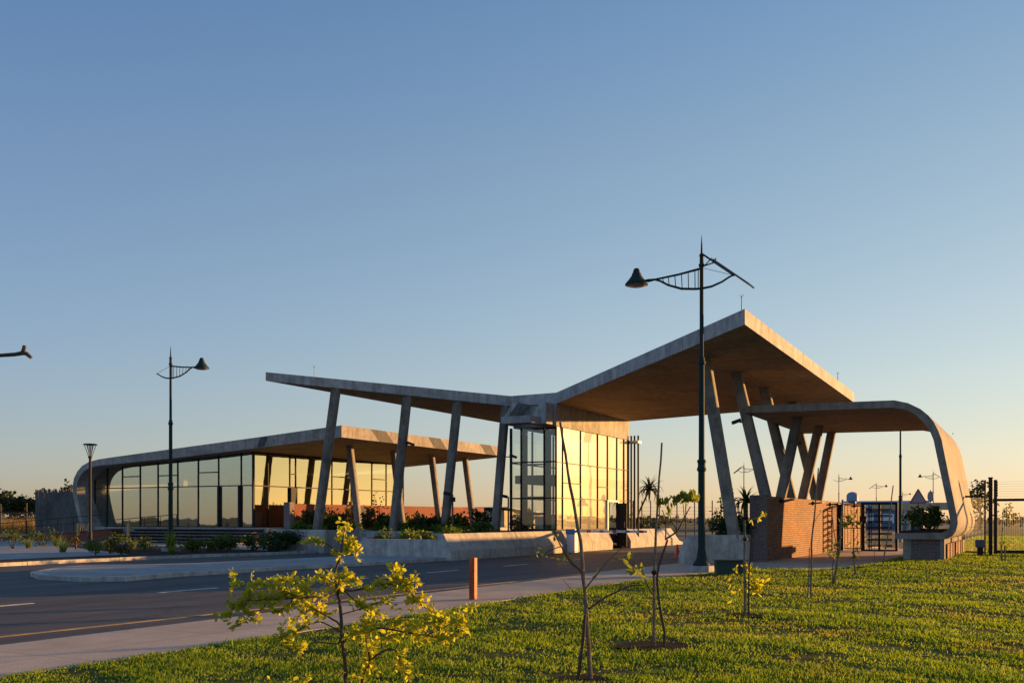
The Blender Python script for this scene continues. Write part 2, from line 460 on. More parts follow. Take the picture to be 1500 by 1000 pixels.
MB().box(-2500, 2500, -900, 4000, -1.0, -.02).build('ground', M['field'], kind='structure')

road = MB().prism([(-34,-60),(-10.85,-60),(-10.85,62),(-12,75),(-14,110),(-18,300),(-38,300),(-34,110),(-34,62)], 'z', -.3, 0).build('road', M['asphalt'], kind='structure')
for y0 in (-3.6, 1.2, 6.0, 10.6, 15.4, 20.15, 24.9, 29.7, 34.5, 39.3):
    cx = -16.9 if y0 < 16 else -16.1
    MB().box(cx-.06, cx+.06, y0, y0+1.75, .002, .006).build('lane_dash', M['white_line'], road)
MB().prism([(-12.62,-30),(-12.5,-30),(-12.42,8.6),(-12.12,15),(-11.85,22),(-11.6,31),(-11.72,31),(-11.97,22),(-12.24,15),(-12.54,8.6)], 'z', .002, .006).build('edge_line', M['yellow_line'], road)
MB().prism([(-20.0,45.6),(-11.2,45.6),(-11.2,45.9),(-20.0,45.9)], 'z', .002, .006).build('stop_line', M['white_line'], road)

# pavements: one slab with a real kerb step
MB().prism([(-10.9,-60),(-10.62,-60),(-8.75,-60),(-8.7,14),(-8.8,22.4),(-8.3,26),(-7.74,30.1),(-5.52,30.6),(-4.87,32.1),(-4.5,34.4),(-4.4,52),(-8.0,56),(-8.0,62),(-10.9,62)], 'z', -.3, .10).build('pavement', M['sidewalk'], kind='structure')
MB().prism([(-11.05,-60),(-10.9,-60),(-10.9,31.8),(-11.05,31.8)], 'z', -.3, .085).build('kerb', M['conc_kerb'], kind='structure')

# lawn sheet
def sheet(name, x0, x1, y0, y1, nx, ny, hf, m, keep=None):
    xs = np.linspace(x0, x1, nx); ys = np.linspace(y0, y1, ny)
    Xg, Yg = np.meshgrid(xs, ys); Zg = hf(Xg, Yg)
    V = np.stack([Xg.ravel(), Yg.ravel(), Zg.ravel()], 1)
    idx = np.arange(nx*ny).reshape(ny, nx)
    F = np.stack([idx[:-1,:-1], idx[:-1,1:], idx[1:,1:], idx[1:,:-1]], -1).reshape(-1, 4)
    if keep is not None:
        cxy = V[F].mean(1); F = F[keep(cxy[:,0], cxy[:,1])]
    o = np_mesh(name, V, F, m, smooth=True); o['kind'] = 'structure'
    return o
def edge_x(Y):
    """left border of the lawn"""
    Y = np.asarray(Y, float)
    return np.interp(Y, [-60, 14, 22.4, 26, 30.1, 30.55, 32.1, 34.4, 40, 52, 53, 120], [-8.75,-8.7,-8.8,-8.3,-7.74,-5.6,-4.87,-4.5,-4.4,-4.4,-4.4,-4.4])
sheet('lawn', -8.75, 60, -30, 46, 276, 200, lambda X, Y: lawn_h(X, Y) - .03 + .008*np.sin(X*9)*np.sin(Y*8), M['lawn'], lambda x, y: x > edge_x(y) - .15)
sheet('far_lawn', -4.5, 90, 46, 140, 60, 60, lambda X, Y: lawn_h(X, Y) - .03, M['far_lawn'])

# left forecourt, planting bed, kerb
MB().prism([(-34.0,-60),(-34,20),(-32.2,22.5),(-32.2,36.6),(-32.2,44),(-37,47.7),(-57,47.7),(-62,47.7),(-120,47.7),(-120,-60)], 'z', -.3, .07).build('forecourt', M['paver'], kind='structure')
MB().prism([(-31.7,20.9),(-31.1,21.4),(-31.3,25),(-31.3,28),(-31.0,31),(-30.4,34.5),(-30.2,36.9),(-31.4,36.9),(-33.2,36.9),(-50,41.5),(-50,38.5),(-34.5,30),(-34,21)], 'z', -.3, .095).build('planting_bed', M['soil'], kind='structure')
kp = [(-34,19.6),(-31.6,20.4),(-30.95,21.2),(-31.15,25),(-31.15,28),(-30.85,31),(-30.25,34.5),(-30.05,36.9)]
for i in range(len(kp)-1):
    (xa, ya), (xb, yb) = kp[i], kp[i+1]
    d = Vector((xb-xa, yb-ya)); n = max(1, round(d.length/1.5)); q = d.normalized(); nn = Vector((q.y, -q.x))
    for k in range(n):
        a = Vector((xa, ya)) + d*((k+.008)/n); b2 = Vector((xa, ya)) + d*((k+.992)/n)
        MB().prism([tuple(a), tuple(b2), tuple(b2-nn*.16), tuple(a-nn*.16)], 'z', -.3, .13+random.uniform(-.006,.006)).build('kerb', M['conc_kerb'], kind='structure')
# median island
isl = [(-20.75,17.9),(-21.5,17.15),(-23.3,17.2),(-25.0,18.2),(-26.6,20.2),(-27.1,21.4),(-26.2,22.4),(-25.2,24.6),(-24.8,29),(-24.6,32.6),(-20.2,32.6),(-20.4,28),(-20.9,24),(-21.1,20)]
MB().prism(isl[::1], 'z', -.3, .12).build('island_kerb', M['conc_kerb'], kind='structure')
cx0, cy0 = -23.2, 25
isl2 = [(cx0+(x-cx0)*.88, cy0+(y-cy0)*.955) for x, y in isl]
MB().prism(isl2, 'z', .05, .128).build('median_island', M['paver'], kind='structure')

# far land
MB().prism([(-400,62),(-34.2,62),(-34.2,300),(-400,300)], 'z', -.3, .02).build('field', M['field'], kind='structure')
MB().prism([(-36,150),(60,150),(60,156),(-36,156)], 'z', -.3, .03).build('far_road', M['asphalt'], kind='structure')
def hills():
    V = []; n = 160
    rows = [(900, 0), (1400, .3), (2400, .2), (3400, .42)]
    for r_, k in rows:
        for i in range(n+1):
            an = R(-100 + 200*i/n)
            hgt = k*(3 + 4*math.sin(i*.21) + 3*math.sin(i*.53+1) + 1.5*math.sin(i*1.3))*r_/1800
            V.append((r_*math.sin(an), r_*math.cos(an), max(hgt, -.5) - (.5 if k == 0 else 0)))
    F = [(j*(n+1)+i, j*(n+1)+i+1, (j+1)*(n+1)+i+1, (j+1)*(n+1)+i) for j in range(len(rows)-1) for i in range(n)]
    o = np_mesh('hills', V, F, M['field'], smooth=True); o['kind'] = 'structure'
hills()

# grass: too many blades to count
def grass():
    n = 620000
    # sample by view distance so that near blades are dense
    z = 6.5 + (80-6.5)*rng.random(n)**2.3
    r = -.62 + (1.24)*rng.random(n)
    X = r*z*C28 - z*S28; Y = r*z*S28 + z*C28
    k = (X > edge_x(Y) - .05) & (X < 40)
    nz = np.sin(X*1.9+1.3*np.sin(Y*1.1))*np.sin(Y*2.3+1.7*np.sin(X*.8)) + .6*np.sin(X*5.1+Y*3.3)*np.sin(Y*6.2-X*2.1) + .35*np.sin(X*13-Y*7)*np.sin(Y*15+X*4)
    k &= (rng.random(n) < np.clip(.72 + .55*nz, .08, 1))
    for px, py, pr in ((-4.05,11.2,.5),(-4.05,15.4,.32),(-3.75,8.45,.25)):
        k &= ((X-px)**2 + (Y-py)**2*1.5 > (pr*(.8+.4*rng.random(n)))**2)
    X, Y, z, nz = X[k], Y[k], z[k], nz[k]; n = len(X)
    hgt = (.013 + .021*rng.random(n))*(1+.35*nz)*(1 + z/45); tall = rng.random(n) < .012; hgt[tall] *= 2.1
    wd = (.0035 + .0035*rng.random(n))*(.7 + z/11)
    an = rng.random(n)*2*np.pi; lean = rng.random(n)*1.1*hgt; la = rng.random(n)*2*np.pi
    Z = lawn_h(X, Y) - .025
    b = np.stack([X, Y, Z], 1); t = np.stack([np.cos(an)*wd, np.sin(an)*wd, np.zeros(n)], 1)
    top = b + np.stack([np.cos(la)*lean, np.sin(la)*lean, hgt], 1)
    V = np.empty((n, 3, 3)); V[:,0] = b-t; V[:,1] = b+t; V[:,2] = top
    o = np_mesh('grass', V.reshape(-1, 3), np.arange(n*3).reshape(-1, 3), M['blade'])
    o['kind'] = 'stuff'; o['label'] = 'short patchy yellow green grass covering the lawn'; o['category'] = 'grass'
grass()
for px, py, pr in ((-4.0,11.2,.5),(-4.05,15.4,.36),(-3.72,8.45,.3)):
    V = MB(); pts = []
    for i in range(26):
        an = 2*math.pi*i/26; q = pr*(1+.16*math.sin(3*an+px)+.1*math.sin(7*an))
        pts.append((px+q*math.cos(an), py+.85*q*math.sin(an)))
    V.prism(pts, 'z', -.1, lh(px, py)-.014).build('soil', M['pit'], kind='structure')

# ------------------------------------------------------------------ gatehouse
gh = thing('gatehouse', 'glass gate tower under a broad concrete roof that spreads on leaning columns', 'gatehouse', (-21.7, 47, 0))
RA = [(-30.05,33.4,8.07,7.69), (-23.0,43.1,7.67,7.18), (-20.5,43.1,7.69,7.16), (-7.3,27.7,7.52,7.08), (-7.3,46.5,7.26,6.83), (-20.5,52.7,7.62,7.14), (-23.0,52.7,7.62,7.14), (-30.05,55.3,8.07,7.69)]
def bil(q, u, v, k):
    a, b, c, d = q
    return (a[k]*(1-u)+b[k]*u)*(1-v) + (d[k]*(1-u)+c[k]*u)*v
def slab(quads, top, bot):
    m = MB(); n = 6
    for q in quads:
        for k, out in ((2, top), (3, bot)):
            vs = [(bil(q,i/n,j/n,0), bil(q,i/n,j/n,1), bil(q,i/n,j/n,k)) for j in range(n+1) for i in range(n+1)]
            fs = [(j*(n+1)+i, j*(n+1)+i+1, (j+1)*(n+1)+i+1, (j+1)*(n+1)+i) for j in range(n) for i in range(n)]
            out.add(vs, fs)
A, B, Cc, D, E_, F_, G_, H_ = RA
top = MB(); bot = MB(); edge = MB()
slab([(A,B,RA[6],RA[7]), (B,Cc,RA[5],RA[6]), (Cc,D,E_,F_)], top, bot)
for i in range(8):
    p, q = RA[i], RA[(i+1) % 8]
    edge.add([(p[0],p[1],p[3]), (q[0],q[1],q[3]), (q[0],q[1],q[2]), (p[0],p[1],p[2])], [(0,1,2,3)])
rf = MB(); rf.add(top.v, top.f); rf.add(edge.v, edge.f)
roof = rf.build('roof', M['conc'], gh)
sf = bot.build('soffit', M['soffit'], roof)
for x, y, z in ((-28.9,35.3,8.0), (-7.5,28.1,7.5), (-7.5,43.5,7.3)):
    MB().tube([(x,y,z-.05),(x,y,z+.5)], [.012,.01], 5).tube([(x-.06,y,z+.52),(x,y,z+.42),(x+.06,y,z+.52)], .006, 4).build('lightning_rod', M['wire'], roof)

def column(name, base, topp, r, parent, m=None):
    b, t = Vector(base), Vector(topp); d = (t-b)
    # rounded rectangular section
    ax = Vector((1,0,0)); ay = d.normalized().cross(ax).normalized(); ax = ay.cross(d.normalized()).normalized()
    prof = []
    for sx_, sy_ in ((1,1),(-1,1),(-1,-1),(1,-1)):
        for k in range(4):
            an = math.atan2(sy_, sx_) - R(45) + R(30)*k
            prof.append((sx_*r*.45 + math.cos(an)*r*.55, sy_*r*.45 + math.sin(an)*r*.55))
    mb = MB(); n = len(prof); rows = 7
    vs = []
    for j in range(rows):
        c = b + d*(j/(rows-1))
        for px, py in prof: vs.append(tuple(c + ax*px + ay*py))
    fs = [(j*n+k, j*n+(k+1)%n, (j+1)*n+(k+1)%n, (j+1)*n+k) for j in range(rows-1) for k in range(n)]
    fs += [tuple(reversed(range(n))), tuple((rows-1)*n+k for k in range(n))]
    mb.add(vs, fs)
    return mb.build(name, m or M['conc_col'], parent, smooth=True)
LCOL = [((-30.9,37.9,.7),(-28.3,36.15,7.7)), ((-27.95,40.1,.7),(-26.3,38.95,7.55)), ((-26.0,41.7,.7),(-24.8,41.05,7.4)), ((-23.85,43.05,.7),(-23.28,43.1,7.25))]
for b_, t_ in LCOL: column('column', b_, t_, .195, gh)
RCOL = [((-9.42,34.5,.7),(-9.98,32.5,7.3)), ((-8.78,36.35,2.3),(-9.95,36.35,7.2)), ((-8.78,40.6,2.3),(-9.95,40.6,7.15)), ((-8.78,45.7,2.3),(-9.95,45.7,7.05))]
for b_, t_ in RCOL: column('column', b_, t_, .195, gh)

# the tower: concrete head beam, curtain wall, floor, door
TX0, TX1, TY0, TY1 = -23.0, -20.5, 43.1, 52.7
MB().box(TX1-.3, TX1+.003, TY0, TY1, 6.08, 7.17).build('head_beam', M['conc'], gh)
MB().box(TX0, TX0+.3, TY0+.3, TY1, 6.08, 7.17).build('head_beam', M['conc'], gh)
MB().box(TX1-.62, TX1-.3, TY0-.0, TY0+.3, 6.08, 7.17).box(TX0+.3, TX1-.62, TY0+.12, TY0+.42, 6.08, 7.17).build('head_beam', M['conc'], gh)
MB().box(TX0+.3, TX1-.3, TY1-.3, TY1, 6.08, 7.17).build('head_beam', M['conc'], gh)
# rain spout that juts out over the front glass
sp_ = MB().box(-22.55, -20.98, 41.3, 42.24, 6.13, 6.27).box(-22.55, -20.98, 41.3, 41.5, 6.272, 6.46).build('spout', M['conc'], gh)
MB().box(-21.16, -20.976, 41.504, 42.24, 6.273, 6.455).build('spout_cheek', M['conc'], sp_)
MB().prism([(-21.45,6.14),(-20.62,6.14),(-20.62,7.16),(-20.95,7.16),(-21.45,6.47)], 'y', 42.243, 43.09).build('spout_cheek', M['conc'], sp_)
MB().prism([(-22.75,6.14),(-22.5,6.14),(-22.5,6.5),(-21.95,7.18),(-22.25,7.18),(-22.75,6.46)], 'y', 41.9, 43.09).build('spout_cheek', M['conc'], sp_)
def curtain(name, axis, pos, cols, rows, parent, fr, gm, fw=.055, fd=.09, splits=(), skip=(), glass_off=0.0, jit=.35):
    """axis 'x': wall in the plane X=pos, cols along Y; axis 'y': plane Y=pos, cols along X"""
    f = MB(); sgn = 1
    def bar(u0, u1, z0, z1, d):
        if axis == 'x': f.box(pos-d, pos+.02, u0, u1, z0, z1)
        else: f.box(u0, u1, pos-.02, pos+d, z0, z1)
    zt = rows[-1] if not callable(rows[-1]) else None
    panes = []
    for i in range(len(cols)-1):
        c0, c1 = cols[i], cols[i+1]
        rr = [r(0.5*(c0+c1)) if callable(r) else r for r in rows]
        for s_ in splits:
            if s_[0] == i: rr = sorted(rr + [s_[1]])
        for j in range(len(rr)-1):
            if (i, j) in skip: continue
            panes.append((c0, c1, rr[j], rr[j+1], i, j))
    for c0, c1, z0, z1, i, j in panes:
        bar(c0+fw/2, c1-fw/2, z0-fw/2, z0+fw/2, fd)
    for k, c0 in enumerate(cols):
        zmax = rows[-1](c0) if callable(rows[-1]) else rows[-1]
        bar(c0-fw/2, c0+fw/2, rows[0], zmax, fd+.01)
    fo = f.build(name, fr, parent)
    for c0, c1, z0, z1, i, j in panes:
        a = fw*.4; g = MB(); e = [R(random.uniform(-jit, jit))*.5 for _ in range(2)]
        cu, cz = (c0+c1)/2, (z0+z1)/2
        vs = []
        for u, zz in ((c0+a, z0+a), (c1-a, z0+a), (c1-a, z1-a), (c0+a, z1-a)):
            off = (u-cu)*math.tan(e[0]) + (zz-cz)*math.tan(e[1])
            if axis == 'x': vs.append((pos-.03+off, u, zz))
            else: vs.append((u, pos+.03+off, zz))
        g.add(vs, [(0,1,2,3)])
        g.build('glass_pane', gm, fo, fix=False)
    return fo
curtain('curtain_wall', 'x', TX1, [TY0+.03,43.85,46.0,48.2,49.55,50.9,51.92,TY1-.03], [1.09,2.62,4.35,6.07], gh, M['frame'], M['glass_gold'], .036, .05,
        splits=[(1,3.37),(3,3.3),(2,1.72)], skip=[(4,0)])
curtain('curtain_wall', 'y', TY0, [TX0+.03,-22.42,-21.16,TX1-.03], [1.09,2.62,4.38,6.07], gh, M['frame'], M['glass_clear'], .06, .08)
curtain('curtain_wall', 'x', TX0+.02, [TY0+.03,45.5,48,50.3,TY1-.03], [1.09,2.62,4.35,6.07], gh, M['frame'], M['glass_clear'], .06, .06)
curtain('curtain_wall', 'y', TY1-.1, [TX0+.03,-21.7,TX1-.03], [1.09,2.62,4.35,6.07], gh, M['frame'], M['glass_clear'], .06, .06)
MB().box(TX0+.12, TX1-.12, TY0+.25, TY1-.25, 3.35, 3.75).build('floor_slab', M['conc_dark'], gh)
MB().box(TX0, TX1-.06, TY0, TY1, .9, 1.06).build('plinth', M['frame'], gh)
for x in (-22.5, -21.2):
    MB().box(x-.12, x+.12, 43.5, 43.75, 1.06, 6.08).build('post', M['frame'], gh)
for za, zb in ((1.8, 1.92), (2.56, 2.72), (4.25, 4.33)):
    MB().box(-22.38, -21.32, 43.55, 43.62, za, zb).build('inner_rail', M['frame'], gh)
MB().box(-22.3, -21.2, 44.4, 44.9, 1.06, 1.75).build('desk', M['furn'], gh)
# door in the road side: pale frame, open dark leaf
dr = MB().box(-20.56,-20.44,49.42,49.52,.12,2.62).box(-20.56,-20.44,50.93,51.03,.12,2.62).box(-20.56,-20.44,49.52,50.93,2.54,2.62).build('door_frame', M['white'], gh)
dl = MB().obox((-20.2,50.86,1.3),(.62,.05,2.35),(0,0,R(-10))).build('door_leaf', M['frame'], gh)
MB().tube([(-20.0,50.80,1.15),(-20.0,50.74,1.15),(-20.0,50.74,1.45),(-20.0,50.80,1.45)], .015, 6).build('handle', M['white'], dl)
# three slim black pipes at the back corner with a pale bracket
for x in (-20.52, -20.32, -20.1):
    MB().tube([(x,53.1,.5),(x,53.1,6.35)], .055, 10).build('pipe', M['steel'], gh, smooth=True)
MB().box(-20.65,-19.98,52.75,53.3,5.9,6.04).build('bracket', M['white'], gh)

# ------------------------------------------------------------------ planters of the gate island
def barrier(x_face, sgn, y0, y1, h=1.04):
    """jersey profile facing sgn*X, split at its joints"""
    pr = [(x_face,-.2),(x_face,.38),(x_face-sgn*.34,h),(x_face-sgn*.58,h),(x_face-sgn*.58,-.2)]
    return pr
isp = thing('island_planter', 'long raised concrete planter with sloped walls under the glass tower', 'planter', (-22.3, 45, 0))
yy = [32.5, 38.4, 43.2, 46.2, 48.95]
pr = barrier(-19.95, 1, 0, 0)
for a, b_ in zip(yy[:-1], yy[1:]):
    MB().prism(pr, 'y', a+.012, b_-.012).build('wall_segment', M['conc_wall'], isp, bevel=.012)
for a, b_ in ((51.55, 55.4), (55.4, 59.3)):
    MB().prism(pr, 'y', a+.012, b_-.012).build('wall_segment', M['conc_wall'], isp, bevel=.012)
MB().add([(-19.95,59.32,-.2),(-19.95,59.32,.38),(-20.29,59.32,1.04),(-20.53,59.32,1.04),(-20.53,59.32,-.2),(-19.95,61.2,-.2),(-19.97,61.2,.05),(-20.29,61.0,.2),(-20.53,61.0,.2),(-20.53,61.2,-.2)],
         [(0,1,2,3,4),(9,8,7,6,5),(0,5,6,1),(1,6,7,2),(2,7,8,3),(3,8,9,4),(4,9,5,0)]).build('wall_segment', M['conc_wall'], isp)
prl = barrier(-24.75, -1, 0, 0, .86)
for a, b_ in ((32.9, 40.5), (40.5, 48), (48, 59.3)):
    MB().prism(prl, 'y', a+.012, b_-.012).build('wall_segment', M['conc_wall'], isp, bevel=.012)
MB().prism([(-24.8,.0),(-20.54,.0),(-20.54,.80),(-24.1,.80),(-24.4,.66),(-24.62,.4)], 'y', 32.62, 32.98).build('end_wall', M['conc_wall'], isp, bevel=.02)
MB().box(-24.1, -20.5, 33.0, 59, .3, .72).build('planting_soil', M['soil'], isp)
# left planter along the far side of the exit lane
lp = thing('lane_planter', 'raised concrete planter behind the exit lane below the left roof wing', 'planter', (-31, 43, 0))
MB().box(-32.9, -29.7, 37.0, 37.35, -.1, 1.10).build('front_wall', M['conc_wall'], lp, bevel=.02)
MB().prism([(-29.7,-.1),(-29.7,1.08),(-30.0,1.08),(-30.0,-.1)], 'y', 37.36, 56).build('side_wall', M['conc_wall'], lp, bevel=.015)
MB().box(-32.9, -30.0, 37.36, 60, .1, .95).build('planting_soil', M['soil'], lp)
# the strip where the three inner columns stand
ip = thing('inner_planter', 'narrow concrete planter wall between the lane and the inner columns', 'planter', (-27.5, 42, 0))
MB().prism([(-29.7,39.7),(-24.9,39.9),(-24.9,40.2),(-29.7,40.0)], 'z', -.1, 1.02).build('front_wall', M['conc_wall'], ip)
MB().prism([(-29.65,40.0),(-24.9,40.2),(-24.9,56),(-29.65,56)], 'z', .1, .9).build('planting_soil', M['soil'], ip)
# right planter between the road and the brick wall
rp = thing('road_planter', 'low pale concrete planter with a curved end beside the brick wall', 'planter', (-9.8, 34, .1))
def rprof():
    m = MB()
    # front face runs slantwise from the road edge to the brick wall
    P0, P1 = Vector((-10.62,32.35)), Vector((-8.95,34.75))
    q = (P1-P0).normalized(); nn = Vector((-q.y, q.x))
    prof = [(0,0),(0,.32),(.10,.52),(.2,.74),(.36,.92),(.6,.99)]
    L_ = (P1-P0).length
    poly = [(u, h+.06) for u, h in prof] + [(L_, 1.05), (L_, 0.0), (0, 0)]
    poly = [(0,0)] + [(u, h+.06) for u, h in prof] + [(L_,1.05),(L_,0)]
    n = len(poly)
    for off in (0, .3):
        for u, h in poly:
            p = P0 + q*u + nn*off; m.v.append((p.x, p.y, h))
    m.f.append(tuple(range(n))); m.f.append(tuple(range(2*n-1, n-1, -1)))
    for i in range(n):
        j = (i+1) % n; m.f.append((i, j, n+j, n+i))
    return m
rprof().build('front_wall', M['conc_wall'], rp, bevel=.02)
MB().prism([(-10.62,.0),(-10.62,.4),(-10.3,1.04),(-10.0,1.04),(-10.0,0)], 'y', 32.75, 47).build('side_wall', M['conc_wall'], rp)
MB().prism([(-10.0,33.5),(-9.0,34.95),(-9.0,47),(-10.0,47)], 'z', .1, .9).build('planting_soil', M['soil'], rp)

# ------------------------------------------------------------------ brick wall, its lights
bw = thing('brick_wall', 'long orange brick wall with leaning columns standing on its top', 'wall', (-8.75, 46, .1))
MB().box(-9.0, -8.5, 35.25, 57.4, 0, 2.42).build('wall', M['brick'], bw)
MB().box(-9.03, -8.47, 34.9, 35.25, 0, 2.45).build('end_pier', M['brick_grey'], bw)
for k, (y, lab) in enumerate(((37.4,'black wall light nearest the shaded end of the brick wall'), (43.3,'middle black wall light on the sunlit brick wall'), (47.2,'black wall light on the brick wall nearest the steel gate'), (54.0,'black wall light seen on the brick behind the gate bars'))):
    t = thing('wall_light', lab, 'light', (-8.5, y, 2.27), 'flat black lights along the brick wall')
    MB().obox((-8.28, y, 2.29), (.44, .62 if k != 1 else .5, .05), (0, R(-4 if k else -12), 0)).build('lamp_housing', M['steel'], t)
    MB().box(-8.5, -8.42, y-.09, y+.09, 2.2, 2.36).build('mounting_plate', M['steel'], t)

# ------------------------------------------------------------------ pedestrian canopy
pc = thing('pedestrian_canopy', 'curved concrete canopy that bends down into a bench on the right', 'canopy', (-5.5, 41, .2))
outer = [(-9.5,5.74),(-4.35,5.66),(-3.91,5.54),(-3.52,5.32),(-3.27,5.09),(-3.1,4.86),(-2.96,4.56),(-2.86,4.26),(-2.41,1.83),(-2.37,1.66),(-2.36,1.45),(-2.42,1.2),(-2.54,1.03),(-2.7,.94),(-2.84,.92),(-4.3,.92)]
inner = [(-4.3,1.12),(-2.86,1.15),(-2.73,1.2),(-2.63,1.3),(-2.59,1.44),(-2.6,1.62),(-2.64,1.83),(-3.11,4.26),(-3.2,4.5),(-3.33,4.74),(-3.52,4.98),(-3.72,5.17),(-3.98,5.32),(-4.4,5.41),(-9.5,5.48)]
m = MB(); poly = outer + inner; n = len(poly); no = len(outer)
ny = 5; ys = [36 + 10*i/(ny-1) for i in range(ny)]
for y in ys:
    for x, z in poly: m.v.append((x, y, z))
for j in range(ny-1):
    for i in range(n):
        i2 = (i+1) % n
        m.f.append((j*n+i, j*n+i2, (j+1)*n+i2, (j+1)*n+i))
# end caps as strips between the outer and the inner line
def caps(j):
    o_ = list(range(no)); i_ = [n-1-k for k in range(len(inner))]
    # both start at the left tip
    a, b = 0, 0
    while a < no-1 or b < len(inner)-1:
        if b >= len(inner)-1 or (a < no-1 and (a+1)/(no-1) <= (b+1)/(len(inner)-1)):
            m.f.append((j*n+o_[a], j*n+o_[a+1], j*n+i_[b])); a += 1
        else:
            m.f.append((j*n+o_[a], j*n+i_[b+1], j*n+i_[b])); b += 1
caps(0); caps(ny-1)
M['shell'] = concrete('shell_concrete', (.31,.275,.235), .3)
shell = m.build('shell', M['shell'], pc, smooth=True)
MB().box(-3.95, -2.86, 36.16, 45.8, .0, .93).build('base_wall', M['brick_grey'], pc)
for xa, xb in ((-4.08, -3.82), (-2.92, -2.78)):
    MB().box(xa, xb, 36.12, 36.5, .0, .925).build('base_pier', M['conc_col'], pc)
for k in range(7):
    y = 36.9 + k*1.3
    MB().box(-2.86, -2.74, y, y+.9, .0, .74).build('base_buttress', M['brick'], pc)
MB().box(-4.2, -2.95, 36.3, 45.6, 1.1, 1.2).build('planting_soil', M['soil'], pc)
for b_, t_ in (((-8.72,38.25,2.3),(-8.05,38.25,5.5)), ((-8.72,42.15,2.3),(-8.0,42.15,5.5)), ((-8.72,45.5,2.3),(-8.1,45.5,5.5))):
    column('column', b_, t_, .185, pc)
MB().tube([(-3.2,45.9,5.2),(-3.2,45.9,5.25)], .02).build('drain', M['steel'], pc)

# ------------------------------------------------------------------ office building on the left
ob = thing('office_building', 'low glass office with a concrete roof curling to the ground at its left end', 'building', (-50, 58, .07))
OY0, OY1 = 48.0, 69.0
out_ = [(-37.2,7.27),(-43.9,6.80),(-50.6,6.36),(-57.3,5.92),(-58.6,5.82),(-59.6,5.66),(-60.3,5.40),(-60.8,5.02),(-61.15,4.55),(-61.3,4.0),(-61.3,3.5),(-61.15,2.9),(-60.65,1.5),(-60.45,1.2),(-60.1,1.0),(-59.6,.9)]
inn_ = [(-59.6,1.08),(-59.95,1.15),(-60.15,1.32),(-60.3,1.6),(-60.75,2.95),(-60.86,3.5),(-60.86,3.95),(-60.72,4.42),(-60.42,4.8),(-60.0,5.08),(-59.4,5.28),(-58.5,5.38),(-57.3,5.42),(-50.6,5.72),(-43.9,6.12),(-37.2,6.55)]
m = MB(); poly = out_ + inn_; n = len(poly); no = len(out_)
ys = [OY0 + (OY1-OY0)*i/4 for i in range(5)]
for y in ys:
    for x, z in poly: m.v.append((x, y, z))
for j in range(4):
    for i in range(n):
        if i == n-1: pass
        i2 = (i+1) % n
        if no <= i < n-1 and i >= no+12: continue      # soffit is a part of its own
        m.f.append((j*n+i, j*n+i2, (j+1)*n+i2, (j+1)*n+i))
for j in (0, 4):
    for i in range(no-1): m.f.append((j*n+i, j*n+i+1, j*n+n-2-i, j*n+n-1-i))
M['conc_office'] = concrete('office_roof_concrete', (.42,.37,.325), .35)
oroof = m.build('roof', M['conc_office'], ob, smooth=True)
sfm = MB()
for j in range(4):
    for k in range(12, 15):
        a, b_ = inn_[k], inn_[k+1]
        sfm.add([(a[0],ys[j],a[1]),(b_[0],ys[j],b_[1]),(b_[0],ys[j+1],b_[1]),(a[0],ys[j+1],a[1])], [(0,1,2,3)])
sfm.build('soffit', M['soffit'], oroof)
# slanted dark concrete bands laid across the fascia
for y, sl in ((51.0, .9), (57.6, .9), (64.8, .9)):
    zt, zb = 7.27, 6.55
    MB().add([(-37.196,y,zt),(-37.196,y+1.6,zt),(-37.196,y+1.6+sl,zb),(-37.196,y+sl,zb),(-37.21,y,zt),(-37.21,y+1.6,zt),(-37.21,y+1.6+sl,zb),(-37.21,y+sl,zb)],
             [(0,1,2,3),(7,6,5,4),(0,4,5,1),(1,5,6,2),(2,6,7,3),(3,7,4,0)]).build('dark_band', M['conc_dark'], oroof)
MB().add([(-43.6,47.996,6.80),(-43.0,47.996,6.84),(-43.3,47.996,6.18),(-43.9,47.996,6.14)], [(0,1,2,3)]).build('dark_band', M['conc_dark'], oroof)
DK = 1.05
MB().box(-60.6, -43.4, 48.45, 69, .0, DK).build('deck', M['conc'], ob)
MB().box(-60, -45.6, 49.6, 66.5, DK, DK+.02).build('interior_floor', M['floor_in'], ob)
ft = lambda X: 5.42 + (X+57.3)*(1.13/20.1) - .06 if X > -57.3 else 5.36
curtain('curtain_wall', 'y', 49.4, [-60.7,-59.4,-57.83,-56.03,-54.27,-52.37,-50.44,-48.58,-46.57,-45.5], [DK+.03,3.82,lambda X: min(ft(X), ft(X))], ob, M['frame'], M['glass_dark'], .07, .1,
        splits=[(2,4.62),(4,4.62),(6,4.75)])
curtain('curtain_wall', 'x', -45.48, [49.4,50.8,53.0,53.6,57.6,59.9,62.5,64.4,66.8], [DK+.03,3.80,5.95], ob, M['frame'], M['glass_side'], .07, .1,
        splits=[(2,4.7),(4,4.7),(6,4.7)], jit=.15)
MB().box(-45.55, -45.42, 49.4, 66.8, 5.95, 6.02).build('head_trim', M['frame'], ob)
MB().box(-60.1, -45.6, 66.5, 66.7, DK, 5.3).build('back_wall', M['interior'], ob)
MB().box(-60.3, -60.1, 49.8, 66.4, DK, 4.2).build('side_wall', M['interior'], ob)
MB().box(-59.9, -46.2, 57, 57.15, DK, 3.3).build('inner_partition', M['interior'], ob)
for x in (-56.3, -52.4, -49.6):
    MB().box(x-.2, x+.2, 53.5, 53.9, DK, 5.4).build('inner_post', M['conc'], ob)
MB().box(-48.3, -46.4, 51.2, 51.9, DK, 2.1).build('counter', M['furn'], ob)
MB().box(-54.4, -52.2, 51.0, 51.6, DK, 1.9).build('counter', M['furn'], ob)
for k, x in enumerate((-48.5, -46.66)):
    MB().box(x-.07, x+.07, 49.26, 49.38, DK, 3.78).build('door_jamb', M['frame'], ob)
